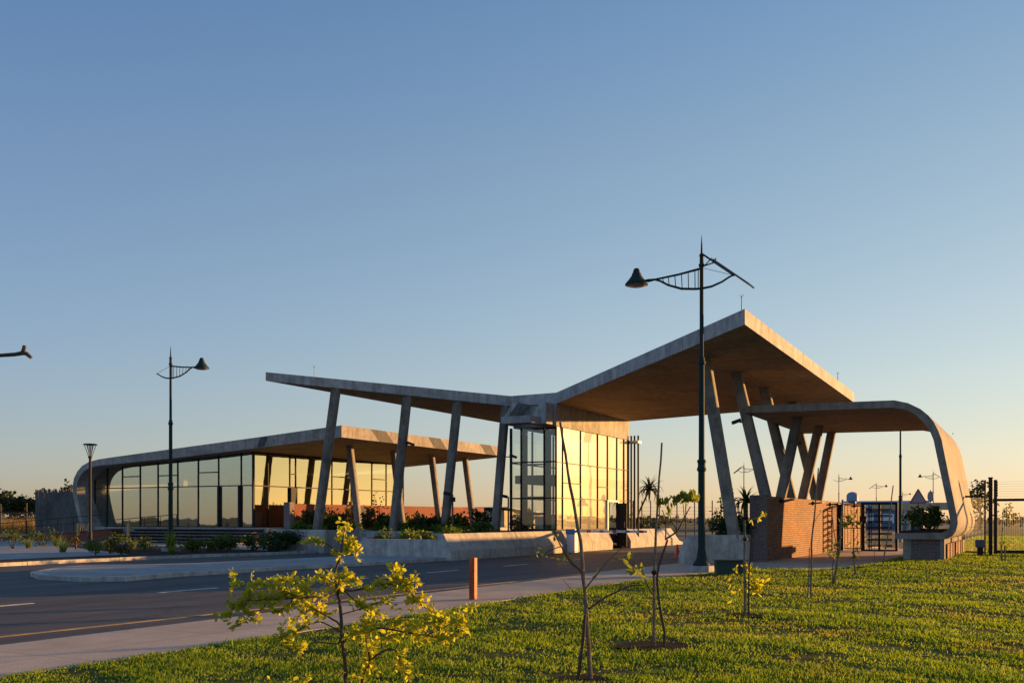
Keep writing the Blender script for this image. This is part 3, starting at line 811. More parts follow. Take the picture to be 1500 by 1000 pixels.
MB().box(-45.46,-45.34,52.95,53.6,DK,3.76).build('door_leaf', M['frame'], ob)
for y in (52.3, 57.3, 62.2, 67.1):
    column('column', (-38.95,y,.0), (-39.9,y,6.6), .21, ob)
# timber steps up to the deck
sx0, sx1 = -55.2, -43.7
for k in range(5):
    y0 = 45.4 + k*.62; z = .22 + k*.19
    s_ = MB().box(sx0, sx1, y0, y0+.60, z-.075, z).build('step', M['timber'], ob)
    MB().box(sx0, sx1, y0+.3, y0+.34, z-.17, z-.078).build('riser', M['frame'], s_)
for x in (-55.1, -52.3, -49.4, -46.5, -43.8):
    MB().prism([(45.45,0),(48.4,0),(48.4,.8)], 'x', x-.06, x+.06).build('stringer', M['timber'], ob)
for x, y in ((-50.2,45.37),(-45.4,45.37)):
    MB().box(x-.35, x+.35, y-.02, y+.02, .16, .215).build('step_light', M['post_wood'], ob)
# brick ramp with handrails
MB().prism([(-70,.1),(-55.4,.95),(-55.4,-.1),(-70,-.1)][::-1], 'y', 46.4, 47.4).build('ramp_wall', M['brick_red'], ob)
MB().prism([(-70,.12),(-55.4,.97),(-55.4,.951),(-70,.101)][::-1], 'y', 46.3, 47.9).build('ramp', M['conc_kerb'], ob)
rl = MB()
for k in range(9):
    x = -69 + k*1.65; zb = .12 + (x+70)*.058
    rl.tube([(x,46.35,zb),(x,46.35,zb+.95)], .025, 6)
rl.tube([(-69.3,46.35,1.15),(-55.6,46.35,1.95)], .025, 6); rl.tube([(-69.3,46.35,.75),(-55.6,46.35,1.5)], .018, 6)
rl.build('handrail', M['steel'], ob)

# brick garden wall beside the office, with a pale stone pier
gw = thing('garden_wall', 'red brick wall with a pale stone end pier behind the planter shrubs', 'wall', (-43, 62, .07))
MB().box(-43.25, -43.0, 50.4, 75.6, 0, 2.6).build('wall', M['brick_red'], gw)
MB().box(-43.4, -42.9, 49.95, 50.4, 0, 2.7).build('end_pier', M['stone'], gw)
MB().box(-43.0, -42.985, 56, 58.6, .1, 2.5).build('doorway', M['frame'], gw)

# screen of upright poles at the far left
ps = thing('pole_screen', 'screen of weathered upright timber poles beyond the curled roof end', 'fence', (-73, 56, .3))
mbs = MB()
for k in range(58):
    x = -76.2 + k*.098; y = 56 + .02*math.sin(k*2.1)
    mbs.tube([(x,y,.2),(x+random.uniform(-.02,.02),y,4.05+random.uniform(-.22,.15))], [.062,.054], 6)
mbs.build('poles', M['pole_grey'], ps, smooth=True)
MB().box(-76.2,-70.5,56.06,56.12,1.0,1.1).box(-76.2,-70.5,56.06,56.12,3.2,3.3).build('rail', M['timber'], ps)

# ------------------------------------------------------------------ street lamps
def head_prof():
    return [(.02,.50),(.06,.49),(.095,.44),(.11,.36),(.13,.345),(.15,.28),(.17,.24),(.185,.23),(.24,.15),(.30,.085),(.335,.04),(.34,.0),(.325,-.005)]
def make_lamp(name, label, loc, group, panel=True, base=True):
    t = thing(name, label, 'street lamp', loc, group)
    x0, y0, z0 = loc
    def P(*pts): return [(x0+p[0], y0+p[1], z0+p[2]) for p in pts]
    if base:
        MB().box(x0-.3, x0+.3, y0-.3, y0+.3, z0-.2, z0+.21).build('footing', M['conc'], t, bevel=.01)
    m = MB().lathe((x0,y0,z0), [(.25,.21),(.25,.25),(.22,.29),(.19,.34),(.15,.42),(.125,.6),(.11,.66),(.105,.7),(.10,2.9),(.135,2.93),(.135,3.0),(.11,3.03),(.11,3.14),(.13,3.17),(.13,3.22),(.085,3.26),(.08,5.95),(.11,5.98),(.11,6.05),(.085,6.08),(.085,6.16),(.06,6.2),(.055,8.75),(.085,8.77),(.085,8.83),(.06,8.86),(.055,9.05),(.07,9.07),(.06,9.12),(.03,9.16),(.022,9.4),(.004,9.67)], 14)
    pole = m.build('pole', M['lamp_green'], t, smooth=True)
    a = MB()
    a.tube(P((0,0,8.72),(-.7,0,8.62),(-1.4,0,8.56),(-1.6,0,8.55),(-1.75,0,8.56)), [.035,.032,.03,.05,.03], 8)
    a.tube(P((-1.42,0,8.56),(-1.25,0,8.5),(-1.0,0,8.35),(-.6,0,8.2),(-.2,0,8.15),(0,0,8.14),(.3,0,8.17),(.6,0,8.27),(.8,0,8.38),(.92,0,8.42)), [.03,.03,.032,.035,.035,.035,.033,.03,.028,.025], 8)
    for k, (x, z1, z2) in enumerate(((-1.17,8.55,8.40),(-1.0,8.575,8.32),(-.8,8.605,8.25),(-.6,8.64,8.2),(-.4,8.665,8.165),(-.2,8.69,8.15),(-.1,8.70,8.15))):
        a.tube(P((x,0,z1),(x+.04*(1-k/6),0,z2)), .014, 5)
    a.tube(P((.05,0,8.72),(.85,0,8.44)), .008, 4)
    a.build('arm', M['lamp_green'], t, smooth=True)
    hd = MB().lathe((x0-1.98,y0,z0+8.46), head_prof(), 18).build('lamp_head', M['lamp_green'], t, smooth=True)
    MB().lathe((x0-1.98,y0,z0+8.43), [(.1,-.03),(.22,-.015),(.3,.02),(.3,.035)], 16).build('diffuser', M['lampglass'], hd, smooth=True)
    if panel:
        sl = math.atan2(-1.12, 1.42)
        b = MB().tube(P((.03,0,9.12),(.5,0,8.75),(.95,0,8.40)), .028, 6)
        b.tube(P((.06,0,8.78),(.36,0,8.84),(.42,0,8.96)), .02, 6).tube(P((.1,0,8.8),(.3,0,8.98)), .016, 6)
        br = b.build('panel_bracket', M['lamp_green'], t)
        MB().obox((x0+.92,y0,z0+8.46), (1.3,.62,.045), (0,-sl,0)).build('solar_panel', M['panel'], t)
    return t
lamp = make_lamp('street_lamp', 'tall dark green lamp with a solar panel standing on the lawn edge in the foreground', (-8.52,27.6,.06), None)
LG = 'ornate solar street lamps'
lamp['group'] = LG
def put_lamp(loc, rz, label, src=lamp, drop=()):
    c = copy_tree(src); c.location = loc; c.rotation_euler = (0,0,rz); c['label'] = label; c['group'] = LG
    if drop:
        for k in list(c.children_recursive):
            if k.name.split('.')[0] in drop: bpy.data.objects.remove(k)
    return c
put_lamp((-35.96,33.5,.06), R(180), 'dark green street lamp in the planting bed in front of the office glass', drop=('solar_panel','panel_bracket'))
put_lamp((-8.61,74.7,.0), R(62), 'dark lamp post behind the turnstile whose top is hidden by the curved canopy')
put_lamp((-30.6,178.5,0), R(180), 'distant street lamp with its head to the right above the brick wall end', drop=('solar_panel','panel_bracket'))
put_lamp((-30.5,222.8,0), R(180), 'distant street lamp with tilted solar panel seen above the turnstile')
put_lamp((-33.7,297,0), R(180), 'faintest and smallest distant street lamp, beside the triangular road sign', drop=('solar_panel','panel_bracket'))
put_lamp((-15.1,174.3,0), 0, 'distant street lamp with head to the left next to the curved canopy leg')
put_lamp((-36.5,138,0), R(180), 'distant solar street lamp seen between the columns left of the brick wall')
# short lantern
t = thing('lantern_post', 'slim black lantern post with a flared top in front of the curled roof end', 'lamp post', (-45.7,36.9,.07))
MB().lathe((-45.7,36.9,.0), [(.11,0),(.11,.9),(.075,.95),(.07,4.9),(.1,4.92),(.11,5.02),(.05,5.05)], 12).build('pole', M['steel'], t, smooth=True)
lt = MB()
for k in range(4):
    an = R(45+90*k); lt.tube([(-45.7+.08*math.cos(an),36.9+.08*math.sin(an),5.0),(-45.7+.30*math.cos(an),36.9+.30*math.sin(an),5.66)], .018, 5)
lt.build('lantern_frame', M['steel'], t)
MB().lathe((-45.7,36.9,5.64), [(.36,0),(.38,.03),(.30,.07),(.02,.09)], 14).build('cap', M['steel'], t, smooth=True)
MB().lathe((-45.7,36.9,5.03), [(.06,0),(.12,.3),(.19,.58)], 12).build('lantern_glass', M['glass_clear'], t, smooth=True)

# floodlights clamped to the columns
def flood(p, rz, label):
    t = thing('flood_light', label, 'light', p, 'small floodlights on the columns')
    x, y, z = p
    MB().obox((x+.42*math.cos(rz), y+.42*math.sin(rz), z), (.34,.24,.12), (0,R(20),rz)).build('lamp_housing', M['steel'], t)
    MB().tube([(x,y,z-.02),(x+.3*math.cos(rz),y+.3*math.sin(rz),z-.03)], .025, 6).build('bracket', M['steel'], t)
flood((-9.45,36.3,5.2), R(200), 'small floodlight on the column just left of the low canopy tip')
flood((-9.42,45.4,5.02), R(200), 'small floodlight beneath the low canopy between the leaning columns')
flood((-26.85,39.3,5.2), R(20), 'small floodlight halfway up the second column of the left wing')
flood((-23.3,43.1,4.7), R(10), 'small floodlight on the column closest to the glass tower')

# ------------------------------------------------------------------ turnstile gate
tg = thing('turnstile_gate', 'dark steel turnstile and barred side gate next to the brick wall', 'gate', (-7.2, 49.4, .1))
gy = 49.4
fr = MB()
for x, w in ((-8.42,.07),(-8.3,.05),(-7.36,.09),(-5.86,.06)):
    fr.box(x-w, x+w, gy-.05, gy+.05, .1, 2.4 if w > .055 else 2.34)
fr.box(-7.27,-5.92,gy-.07,gy+.07,2.28,2.4).box(-8.25,-7.45,gy-.03,gy+.03,2.3,2.35)
fr.box(-7.27,-5.92,gy-.03,gy+.03,.1,.17)
fr.build('frame', M['steel'], tg)
gl_ = MB()
for k in range(6):
    x = -8.2 + k*.145; gl_.tube([(x,gy,.2),(x,gy,2.28)], .014, 5)
gl_.box(-8.22,-7.47,gy-.02,gy+.02,1.14,1.18).box(-8.22,-7.47,gy-.02,gy+.02,.18,.22).box(-8.22,-7.47,gy-.02,gy+.02,2.24,2.28)
lf = gl_.build('gate_leaf', M['steel'], tg)
MB().box(-7.5,-7.2,gy-.12,gy-.05,1.4,1.75).build('reader_box', M['steel'], tg)
rt = MB().tube([(-6.62,gy,.15),(-6.62,gy,2.3)], .06, 10)
rtr = rt.build('rotor', M['steel'], tg, smooth=True)
for k in range(14):
    z = .32 + k*.14
    for an in (R(100), R(220), R(340)):
        p = (-6.62+.62*math.cos(an), gy+.62*math.sin(an), z)
        q = (-6.62+.62*math.cos(an), gy+.62*math.sin(an), z+.06)
        if k % 2 == 0: MB().tube([(-6.62,gy,z), p, q, (-6.62,gy,z+.06)], .026, 5).build('arm', M['steel'], rtr)
cg = MB()
for k in range(7):
    an = R(-70 + k*24); x = -6.62+.72*math.cos(an); y = gy+.72*math.sin(an)
for k in range(9):
    z = .3 + k*.235
    cg.tube([(-7.15,gy+.35,z),(-7.0,gy-.45,z),(-6.9,gy-.5,z)], .024, 5)
for x, y in ((-7.15,gy+.35),(-7.0,gy-.45),(-6.9,gy-.5)): cg.tube([(x,y,.12),(x,y,2.26)], .016, 5)
cg.build('cage', M['steel'], tg)

# ------------------------------------------------------------------ perimeter fence on the right
fy = 42.0
def elec(x, z0, z1, n, sgn, t):
    for k in range(n):
        z = z0 + (z1-z0)*k/(n-1)
        MB().lathe((x+sgn*.07, fy, z-.02), [(.02,-.01),(.035,.0),(.035,.03),(.02,.045)], 8).build('insulator', M['insul'], t)
f1 = thing('mesh_fence', 'short length of black mesh fence between curved canopy leg and thick post', 'fence', (-2.2, fy, .2))
MB().box(-2.5,-1.84,fy-.03,fy+.03,2.43,2.51).box(-2.5,-1.84,fy-.03,fy+.03,.32,.37).build('rail', M['steel'], f1)
mm = MB()
for k in range(14):
    x = -2.48 + k*.048; mm.tube([(x,fy,.35),(x,fy,2.45)], .004, 3)
for z in (.8,1.3,1.8): mm.tube([(-2.5,fy,z),(-1.8,fy,z)], .005, 3)
mm.build('mesh', M['wire'], f1)
MB().box(-1.83,-1.77,fy-.03,fy+.03,.2,3.1).build('post', M['steel'], f1)
elec(-1.8, 2.6, 3.05, 6, -1, f1)
MB().tube([(-2.62,fy-.1,2.45),(-2.75,fy-.1,3.12)], .03, 6).build('arm', M['steel'], f1)
elec(-2.75, 2.55, 3.1, 6, 1, f1)
wl = MB()
for k in range(6): wl.tube([(-2.68,fy,2.6+.09*k),(-1.87,fy,2.6+.09*k)], .003, 3)
wl.build('electric_wire', M['wire'], f1)
gp = thing('gate_post', 'thick square black post standing between the two fence panels', 'post', (-1.6, fy, .2))
MB().box(-1.68,-1.54,fy-.07,fy+.07,.1,3.16).build('shaft', M['steel'], gp, bevel=.008)
MB().box(-1.70,-1.52,fy-.09,fy+.09,3.16,3.2).build('cap', M['steel'], gp)
f2 = thing('sliding_gate', 'long black mesh gate with electric wires at the right edge', 'gate', (1, fy, .2))
MB().box(-1.5,-1.38,fy-.05,fy+.05,.28,3.1).build('post', M['steel'], f2)
MB().box(-1.38,9.0,fy-.04,fy+.04,2.28,2.38).build('top_rail', M['steel'], f2)
MB().box(-1.38,9.0,fy-.04,fy+.04,.3,.42).build('bottom_rail', M['steel'], f2)
mm = MB()
for k in range(170):
    x = -1.35 + k*.061; mm.tube([(x,fy,.4),(x,fy,2.3)], .0035, 3, cap=False)
mm.tube([(-1.4,fy,1.0),(9,fy,1.0)], .005, 3).tube([(-1.4,fy,1.65),(9,fy,1.65)], .005, 3)
mm.build('mesh', M['wire'], f2)
elec(-1.44, 2.5, 3.0, 6, 1, f2)
wl = MB()
for k in range(7): wl.tube([(-1.37,fy,2.48+.09*k),(9,fy,2.48+.09*k)], .003, 3)
wl.build('electric_wire', M['wire'], f2)
mb_ = thing('gate_motor', 'small grey gate motor box at the foot of the thick black post', 'motor box', (-1.95, 41.6, .2))
MB().box(-2.12,-1.78,41.5,41.8,.52,.82).build('cover', M['far_wall'], mb_, bevel=.03)
MB().box(-2.05,-1.85,41.55,41.75,.1,.52).build('pedestal', M['steel'], mb_)

# ------------------------------------------------------------------ small things by the road
t = thing('boom_gate', 'white boom barrier with blue top and striped arm across the gate lane', 'barrier', (-19.8,43.4,0))
MB().box(-20.0,-19.55,43.15,43.55,0,1.12).build('cabinet', M['white'], t, bevel=.02)
MB().box(-20.02,-19.53,43.13,43.57,.88,1.125).build('cabinet_top', M['blue'], t)
MB().box(-19.53,-16.0,43.31,43.39,.97,1.08).build('boom_arm', M['white'], t)
for k in range(5):
    MB().box(-19.0+k*.66,-18.8+k*.66,43.305,43.395,.965,1.085).build('stripe', M['redpaint'] if k % 2 == 0 else M['blue'], t)
t = thing('traffic_cone', 'small orange traffic cone alone on the road', 'cone', (-13.1,39.1,0))
MB().lathe((-13.1,39.1,.03), [(.13,0),(.115,.06),(.035,.52),(.02,.54)], 14).build('cone', M['cone'], t, smooth=True)
MB().box(-13.28,-12.92,38.92,39.28,.004,.035).build('base', M['cone'], t)
MB().lathe((-13.1,39.1,.26), [(.08,0),(.062,.1)], 14).build('band', M['white'], t, smooth=True)
tag(MB().box(-9.42,-9.305,16.0,16.115,.0,.88).build('marker_post', M['post_red'], None, bevel=.008), 'rusty orange square post standing at the lawn edge by the road', 'post')
t = thing('utility_box', 'low dark green utility cabinet on the lawn right of the lamp', 'cabinet', (-7.35,26.4,.08))
c_ = MB().obox((-7.38,26.5,.27),(.80,.5,.42),(0,0,R(24))).build('cabinet', M['box_green'], t, bevel=.015)
MB().obox((-7.38,26.5,.49),(.86,.56,.03),(0,0,R(24))).build('lid', M['box_green'], t)
MB().obox((-7.38,26.5,.03),(.7,.4,.14),(0,0,R(24))).build('plinth', M['conc'], t)
for k, (x, y, lab) in enumerate(((-56.4,44.6,'leftmost of the two close wooden bollards on the forecourt'), (-55.3,44.6,'right one of the two close wooden bollards on the forecourt'), (-52.1,45.0,'single wooden bollard on the forecourt before the brick ramp'), (-55.3,50.6,'wooden bollard up on the deck beside the lamp pole'))):
    zb = .07 if k < 3 else 1.02
    t = thing('bollard', lab, 'bollard', (x,y,zb), 'wooden bollards by the office')
    MB().lathe((x,y,zb), [(.06,0),(.06,.4)], 10).build('foot', M['steel'], t, smooth=True)
    MB().lathe((x,y,zb+.4), [(.10,0),(.10,.82),(.085,.86),(.02,.87)], 12).build('shaft', M['post_wood'], t, smooth=True)
def cctv(x, y, z, lab, two):
    t = thing('camera_pole', lab, 'camera pole', (x,y,z), 'slim camera poles in the planter')
    MB().tube([(x,y,z),(x,y,z+1.95)], .045, 8).build('pole', M['stake'], t, smooth=True)
    MB().obox((x-.25,y-.05,z+1.98),(.4,.18,.16),(0,R(12),R(20))).build('camera', M['steel'], t)
    if two: MB().obox((x,y,z+1.7),(.2,.2,.22)).build('control_box', M['steel'], t)
cctv(-25.0,40.9,.85,'pale camera pole standing among the planter shrubs', True)
cctv(-25.0,46.6,.85,'pale camera pole between the last column and the glass tower', False)

# ------------------------------------------------------------------ vegetation
def cloud(center, rad, n, size, clumps=9, spread=.5, seed=0, up=0.0, squash=1.0):
    """leaf faces gathered in clumps inside an ellipsoid -> V, F"""
    g = np.random.default_rng(seed)
    cc = g.normal(size=(clumps, 3)); cc /= np.linalg.norm(cc, axis=1)[:,None]
    cc *= (.35 + .55*g.random((clumps,1)))
    sz = (.5 + .7*g.random(clumps))*spread
    k = g.integers(0, clumps, n)
    p = g.normal(size=(n,3)); p /= np.linalg.norm(p, axis=1)[:,None]
    p *= (.45 + .55*g.random((n,1)))
    p = cc[k] + p*sz[k][:,None]
    p = p*np.array(rad) + np.array(center)
    d = g.normal(size=(n,3)); d[:,2] = d[:,2]*.6 + up; d /= np.linalg.norm(d, axis=1)[:,None]
    e = np.cross(d, g.normal(size=(n,3))); e /= np.linalg.norm(e, axis=1)[:,None] + 1e-9
    L = size*(.6 + .8*g.random((n,1))); W = L*.38*squash
    V = np.stack([p, p + d*L*.5 + e*W, p + d*L, p + d*L*.5 - e*W], 1).reshape(-1,3)
    return V, np.arange(n*4).reshape(-1,4)
def join(parts):
    V = []; F = []; n = 0
    for v, f in parts:
        V.append(v); F.append(f+n); n += len(v)
    return np.concatenate(V), np.concatenate(F)
def shrub(loc, r, h, label, m, n=500, size=.12, group=None, name='shrub', seed=1, cat='shrub', stems=3):
    t = thing(name, label, cat, loc, group)
    x, y, z = loc; g = random.Random(seed)
    sm = MB()
    for k in range(stems):
        an = g.random()*6.28; q = r*.5*g.random()
        sm.tube([(x+.04*math.cos(an),y+.04*math.sin(an),z-.05),(x+q*math.cos(an)*.6,y+q*math.sin(an)*.6,z+h*.35),(x+q*math.cos(an),y+q*math.sin(an),z+h*.7)], [.025,.018,.008], 5)
    sm.build('stem', M['bark'], t)
    V, F = cloud((x,y,z+h*.55), (r,r,h*.5), n, size, 12, .55, seed, .25)
    V[:,2] = np.maximum(V[:,2], z)
    np_mesh('foliage', V, F, m, t)
    return t
def strap(loc, r, h, label, m, n=60, group=None, name='strap_leaf_plant', seed=1, w=.02, cat='plant'):
    g = np.random.default_rng(seed); x, y, z = loc
    V = []; F = []; k = 0
    for i in range(n):
        an = g.random()*6.283; L = h*(.6+.5*g.random()); out = r*(.3+.8*g.random()); ww = w*(.7+.6*g.random())
        bx, by = x+.12*r*math.cos(an*3), y+.12*r*math.sin(an*3); tx, ty = -math.sin(an)*ww, math.cos(an)*ww
        prev = None
        for j in range(5):
            u = j/4; px = bx+math.cos(an)*out*u**1.6; py = by+math.sin(an)*out*u**1.6; pz = z+L*(u - .42*u**3*(out/r))
            q = 1-u*.92
            V += [(px-tx*q,py-ty*q,pz),(px+tx*q,py+ty*q,pz)]
            if j: F.append((k-2,k-1,k+1,k))
            k += 2
    o = np_mesh(name, V, F, m)
    return tag(o, label, cat, group)
def aloe(loc, trunk, r, label, group, seed, m=None, bend=(0,0)):
    g = np.random.default_rng(seed); x, y, z = loc
    t = thing('aloe', label, 'aloe', loc, group)
    tx, ty, tz = x+bend[0], y+bend[1], z+trunk
    if trunk > .25:
        MB().tube([(x,y,z-.1),(x+bend[0]*.35,y+bend[1]*.35,z+trunk*.5),(tx,ty,tz)], [.07,.055,.05], 7).build('trunk', M['bark'], t, smooth=True)
    V = []; F = []; k = 0
    for i in range(30):
        an = i*2.4 + g.random()*.3; el = R(75 - 95*i/30 + g.normal()*6); L = r*(.85+.3*g.random())
        for j in range(5):
            u = j/4; e2 = el - R(55)*u*u*(1 if i > 8 else .3)
            d = L*u; px = tx+math.cos(an)*math.cos(e2)*d; py = ty+math.sin(an)*math.cos(e2)*d; pz = tz+math.sin(e2)*d
            q = .055*r/.5*(1-u)**.8 + .002
            V += [(px+math.sin(an)*q,py-math.cos(an)*q,pz+q*.35),(px,py,pz-q*.2),(px-math.sin(an)*q,py+math.cos(an)*q,pz+q*.35)]
            if j: F += [(k-3,k-2,k+1,k),(k-2,k-1,k+2,k+1)]
            k += 3
    np_mesh('rosette', V, F, m or M['leaf_aloe'], t)
    return t

# left lane planter and the strip behind: shrubs, straps, aloes
PG = 'mixed shrubs in the raised planters'
pl = [ # x, y, kind, size, label
 (-31.9,38.6,'rust',.75,'dark reddish shrub beside the pale stone pier'),
 (-31.5,40.4,'dark',.7,'dark shrub left of the first leaning column in the lane planter'),
 (-30.6,39.0,'mid',.55,'leafy green shrub at the foot of the first leaning column'),
 (-30.4,41.5,'rust',.8,'tall rusty shrub between the first and second leaning columns'),
 (-29.2,41.2,'dark',.62,'dark clump just right of the first leaning column'),
 (-28.6,40.9,'mid',.6,'green bush before the dark doorway of the garden wall'),
 (-27.7,41.3,'strap',.7,'spiky clump left of the second leaning column'),
 (-27.0,41.0,'mid',.6,'green bush right of the second leaning column'),
 (-26.6,42.3,'aloe',.75,'orange tinted aloe between the second and third columns'),
 (-26.3,40.9,'dark',.55,'dark low bush in front of the middle columns'),
 (-25.5,41.0,'strap',.7,'bright green spiky clump beside the camera pole'),
 (-25.3,42.0,'mid',.65,'bush at the foot of the third leaning column'),
 (-24.9,43.4,'dark',.85,'tall dark shrub between third and fourth columns'),
 (-24.2,41.6,'strap',.65,'lime green spiky clump near the last left column'),
 (-23.6,41.4,'mid',.5,'low green bush at the foot of the last left column'),
 (-23.2,42.3,'strap',.45,'small spiky clump against the glass tower front'),
]
for i, (x, y, k, s_, lab) in enumerate(pl):
    z = .88 if x < -24.75 else .72
    if k == 'strap': strap((x,y,z), s_*.75, s_*1.15, lab, M['leaf_lime'], 70, PG, seed=30+i, w=.028)
    elif k == 'aloe': aloe((x,y,z), .55, s_*.8, lab, PG, 30+i, M['leaf_rust'])
    else: shrub((x,y,z), s_*.85, s_*1.45, lab, {'rust':M['leaf_rust'],'dark':M['leaf_dark'],'mid':M['leaf_mid']}[k], 620, .15, PG, seed=30+i)
P_ = []
for i in range(60):
    g = np.random.default_rng(700+i); u = i/59
    if i < 42: x, y, z = -32.6 + 2.3*g.random() + 0, 37.7 + 9*g.random()**1.5, .95
    else: x, y, z = -32, 38, .95
    if i % 2: x, y, z = -29.5 + 4.6*u, 40.4 + .9*g.random(), .9
    if i % 5 == 0: x, y, z = -24.2 + 1.6*g.random(), 33.4 + 8*g.random(), .72
    P_.append(cloud((x,y,z+.16), (.5,.4,.22+.16*g.random()), 150, .13, 7, .6, 700+i, .5))
V_, F_2 = join(P_)
gc_ = np_mesh('ground_cover', V_, F_2, M['leaf_fresh'])
gc_['kind'] = 'stuff'; gc_['label'] = 'low fresh green ground cover between the planter shrubs'; gc_['category'] = 'ground cover'
# a taller sapling-like shrub sticking out over the first columns
shrub((-29.4,41.0,.9), .45, 2.0, 'thin taller shrub rising between the first two columns', M['leaf_rust'], 110, .12, PG, seed=61)
# garden wall planting
for i, (x, y, s_, lab) in enumerate(((-41.8,51.4,1.0,'dark bushy shrub against the red garden wall by its pier'), (-41.6,54.6,1.2,'large rusty shrub against the red garden wall'), (-41.7,61,1.0,'bush near the dark doorway of the garden wall'), (-41.7,66,1.0,'bush against the far part of the red garden wall'))):
    shrub((x,y,.1), s_, s_*2.0, lab, M['leaf_rust'] if i % 2 else M['leaf_dark'], 600, .22, 'shrubs along the garden wall', seed=70+i)
# tower corner: aloes
aloe((-20.95,54.6,.72), 2.6, .95, 'tall aloe with a drooping crown behind the glass tower', 'aloes behind the tower', 81, bend=(.9,.2))
aloe((-21.2,53.6,.72), 1.9, .8, 'upright aloe close to the slim black pipes', 'aloes behind the tower', 82, bend=(-.1,0))
aloe((-20.9,55.6,.72), .1, .8, 'low stemless aloe clump at the end of the island planter', 'aloes behind the tower', 83)
shrub((-21.0,57.2,.72), .7, .8, 'low dark shrub at the far end of the island planter', M['leaf_dark'], 400, .14, None, seed=84)
strap((-22.1,42.6,1.0), .22, .5, 'small potted spiky plant behind the tower front glass', M['leaf_rust'], 30, None, seed=85, w=.02)
# right planter
aloe((-9.35,35.6,.88), 1.35, .62, 'tall dark spiky plant left of the brick pier', 'plants in the road planter', 91, M['leaf_dark'])
shrub((-10.25,36.4,.88), .55, 1.9, 'light airy tree-like bush left of the first big column', M['leaf_mid'], 420, .11, 'plants in the road planter', seed=92)
shrub((-10.0,34.6,.88), .5, .75, 'dense dark bush left of the column foot in the road planter', M['leaf_dark'], 700, .10, 'plants in the road planter', seed=93)
shrub((-9.3,34.85,.88), .42, 1.0, 'dense dark bush between column foot and brick pier', M['leaf_dark'], 700, .10, 'plants in the road planter', seed=94)
# bench planter under the canopy
for i, (x, y, s_, h_, lab) in enumerate(((-3.95,37.6,.42,.80,'bushy green shrub on the left of the canopy bench'), (-3.5,38.8,.45,.80,'broad green shrub in the middle of the canopy bench'), (-3.2,37.2,.26,1.0,'slender shrub beside the curved canopy leg'), (-3.7,40.5,.5,.6,'shrub at the back of the canopy bench'))):
    shrub((x,y,1.18), s_, h_, lab, M['leaf_mid'], 330, .11, 'shrubs in the canopy bench', seed=100+i)

# planting bed along the left kerb
bed = [(-47.4,33.5,.5,'mid'),(-46.6,33.8,.35,'lime'),(-49.5,36.7,.5,'mid'),(-48.7,37.1,.45,'lime'),(-39.5,30.4,.4,'lime'),(-43.4,34.2,.3,'rust'),(-38.2,31.0,.28,'rust'),(-41.0,34.1,.32,'lime'),(-44.5,37.8,.35,'mid'),(-40.8,35.5,.34,'lime'),(-37.6,33.5,.3,'mid'),(-36.6,30.6,.3,'rust'),(-35.6,29.0,.3,'mid'),(-33.4,28.5,.26,'rust'),(-33.2,31.0,.3,'lime')]
where = ['first at the left edge','just left of a pale gap','back row, left of the lantern post','tallest in the back row','yellowish one by the kerb','dry one in the back row','dry one at the kerb','yellow green one before the lantern','mid-sized one behind the lantern','right of the lantern post','midway to the street lamp','dry one right of the lantern','nearest the kerb end','dry one near the kerb corner','left of the street lamp']
for i, ((x,y,s_,k),wh) in enumerate(zip(bed, where)):
    if k == 'lime':
        strap((x,y,.09), s_*2.2, s_*2.1, 'small bed plant, '+wh, M['leaf_lime'], 60, 'small plants in the kerbside bed', name='bed_plant', seed=120+i, w=.022)
    else:
        shrub((x,y,.09), s_*1.7, s_*2.1, 'small bed plant, '+wh, M['leaf_mid'] if k == 'mid' else M['leaf_rust'], 190, .12, 'small plants in the kerbside bed', name='bed_plant', seed=120+i, cat='plant')
hg = [(-35.1,32.7,.62,1.25,'lime','bright strap-leaf clump around the foot of the left street lamp'),(-34.2,33.2,.5,.62,'mid','low hedge plant just right of the left street lamp'),(-34.0,34.3,.55,.66,'mid','second low hedge plant right of the left street lamp'),(-33.9,35.2,.55,.72,'mid','hedge plant in the middle of the row before the timber steps'),(-33.2,36.0,.6,.85,'mid','taller rounded bush at the right end of the low hedge')]
for i, (x,y,r,h,k,lab) in enumerate(hg):
    if k == 'lime': strap((x,y,.09), .6, 1.25, lab, M['leaf_lime'], 90, 'kerbside hedge', seed=140, w=.03)
    else: shrub((x,y,.09), r*1.1, h, lab, M['leaf_mid'], 900, .10, 'kerbside hedge', seed=141+i)
shrub((-31.9,36.2,.09), 1.15, 1.0, 'dense dark clipped bush in front of the lane planter wall', M['leaf_dark'], 3200, .10, 'kerbside hedge', seed=150)

# far trees on the left, low bushes far behind
def tree(loc, h, r, label, seed, m=None, n=900, size=.7, group=None):
    x, y, z = loc
    t = thing('tree', label, 'tree', loc, group)
    MB().tube([(x,y,z-.2),(x+.1,y,z+h*.3),(x,y,z+h*.65)], [.16*h/6,.12*h/6,.05*h/6], 6).build('trunk', M['bark'], t)
    V, F = cloud((x,y,z+h*.58), (r,r,h*.45), n, size, 16, .5, seed)
    np_mesh('crown', V, F, m or M['leaf_tree'], t)
pos = ['leftmost','second from the left','third from the left','fourth from the left','fifth from the left','sixth from the left','seventh from the left','next to the pole screen']
for i in range(8):
    X, Y = -156 + i*3.6, 102 + i*2.2
    tree((X,Y,0), 6.2 + [0,.5,-.6,.2,.9,-.3,.3,-.5][i], 2.9, 'dark bushy tree in the distant row at the left, '+pos[i], 160+i, n=1000, size=.6, group='distant trees at the left')
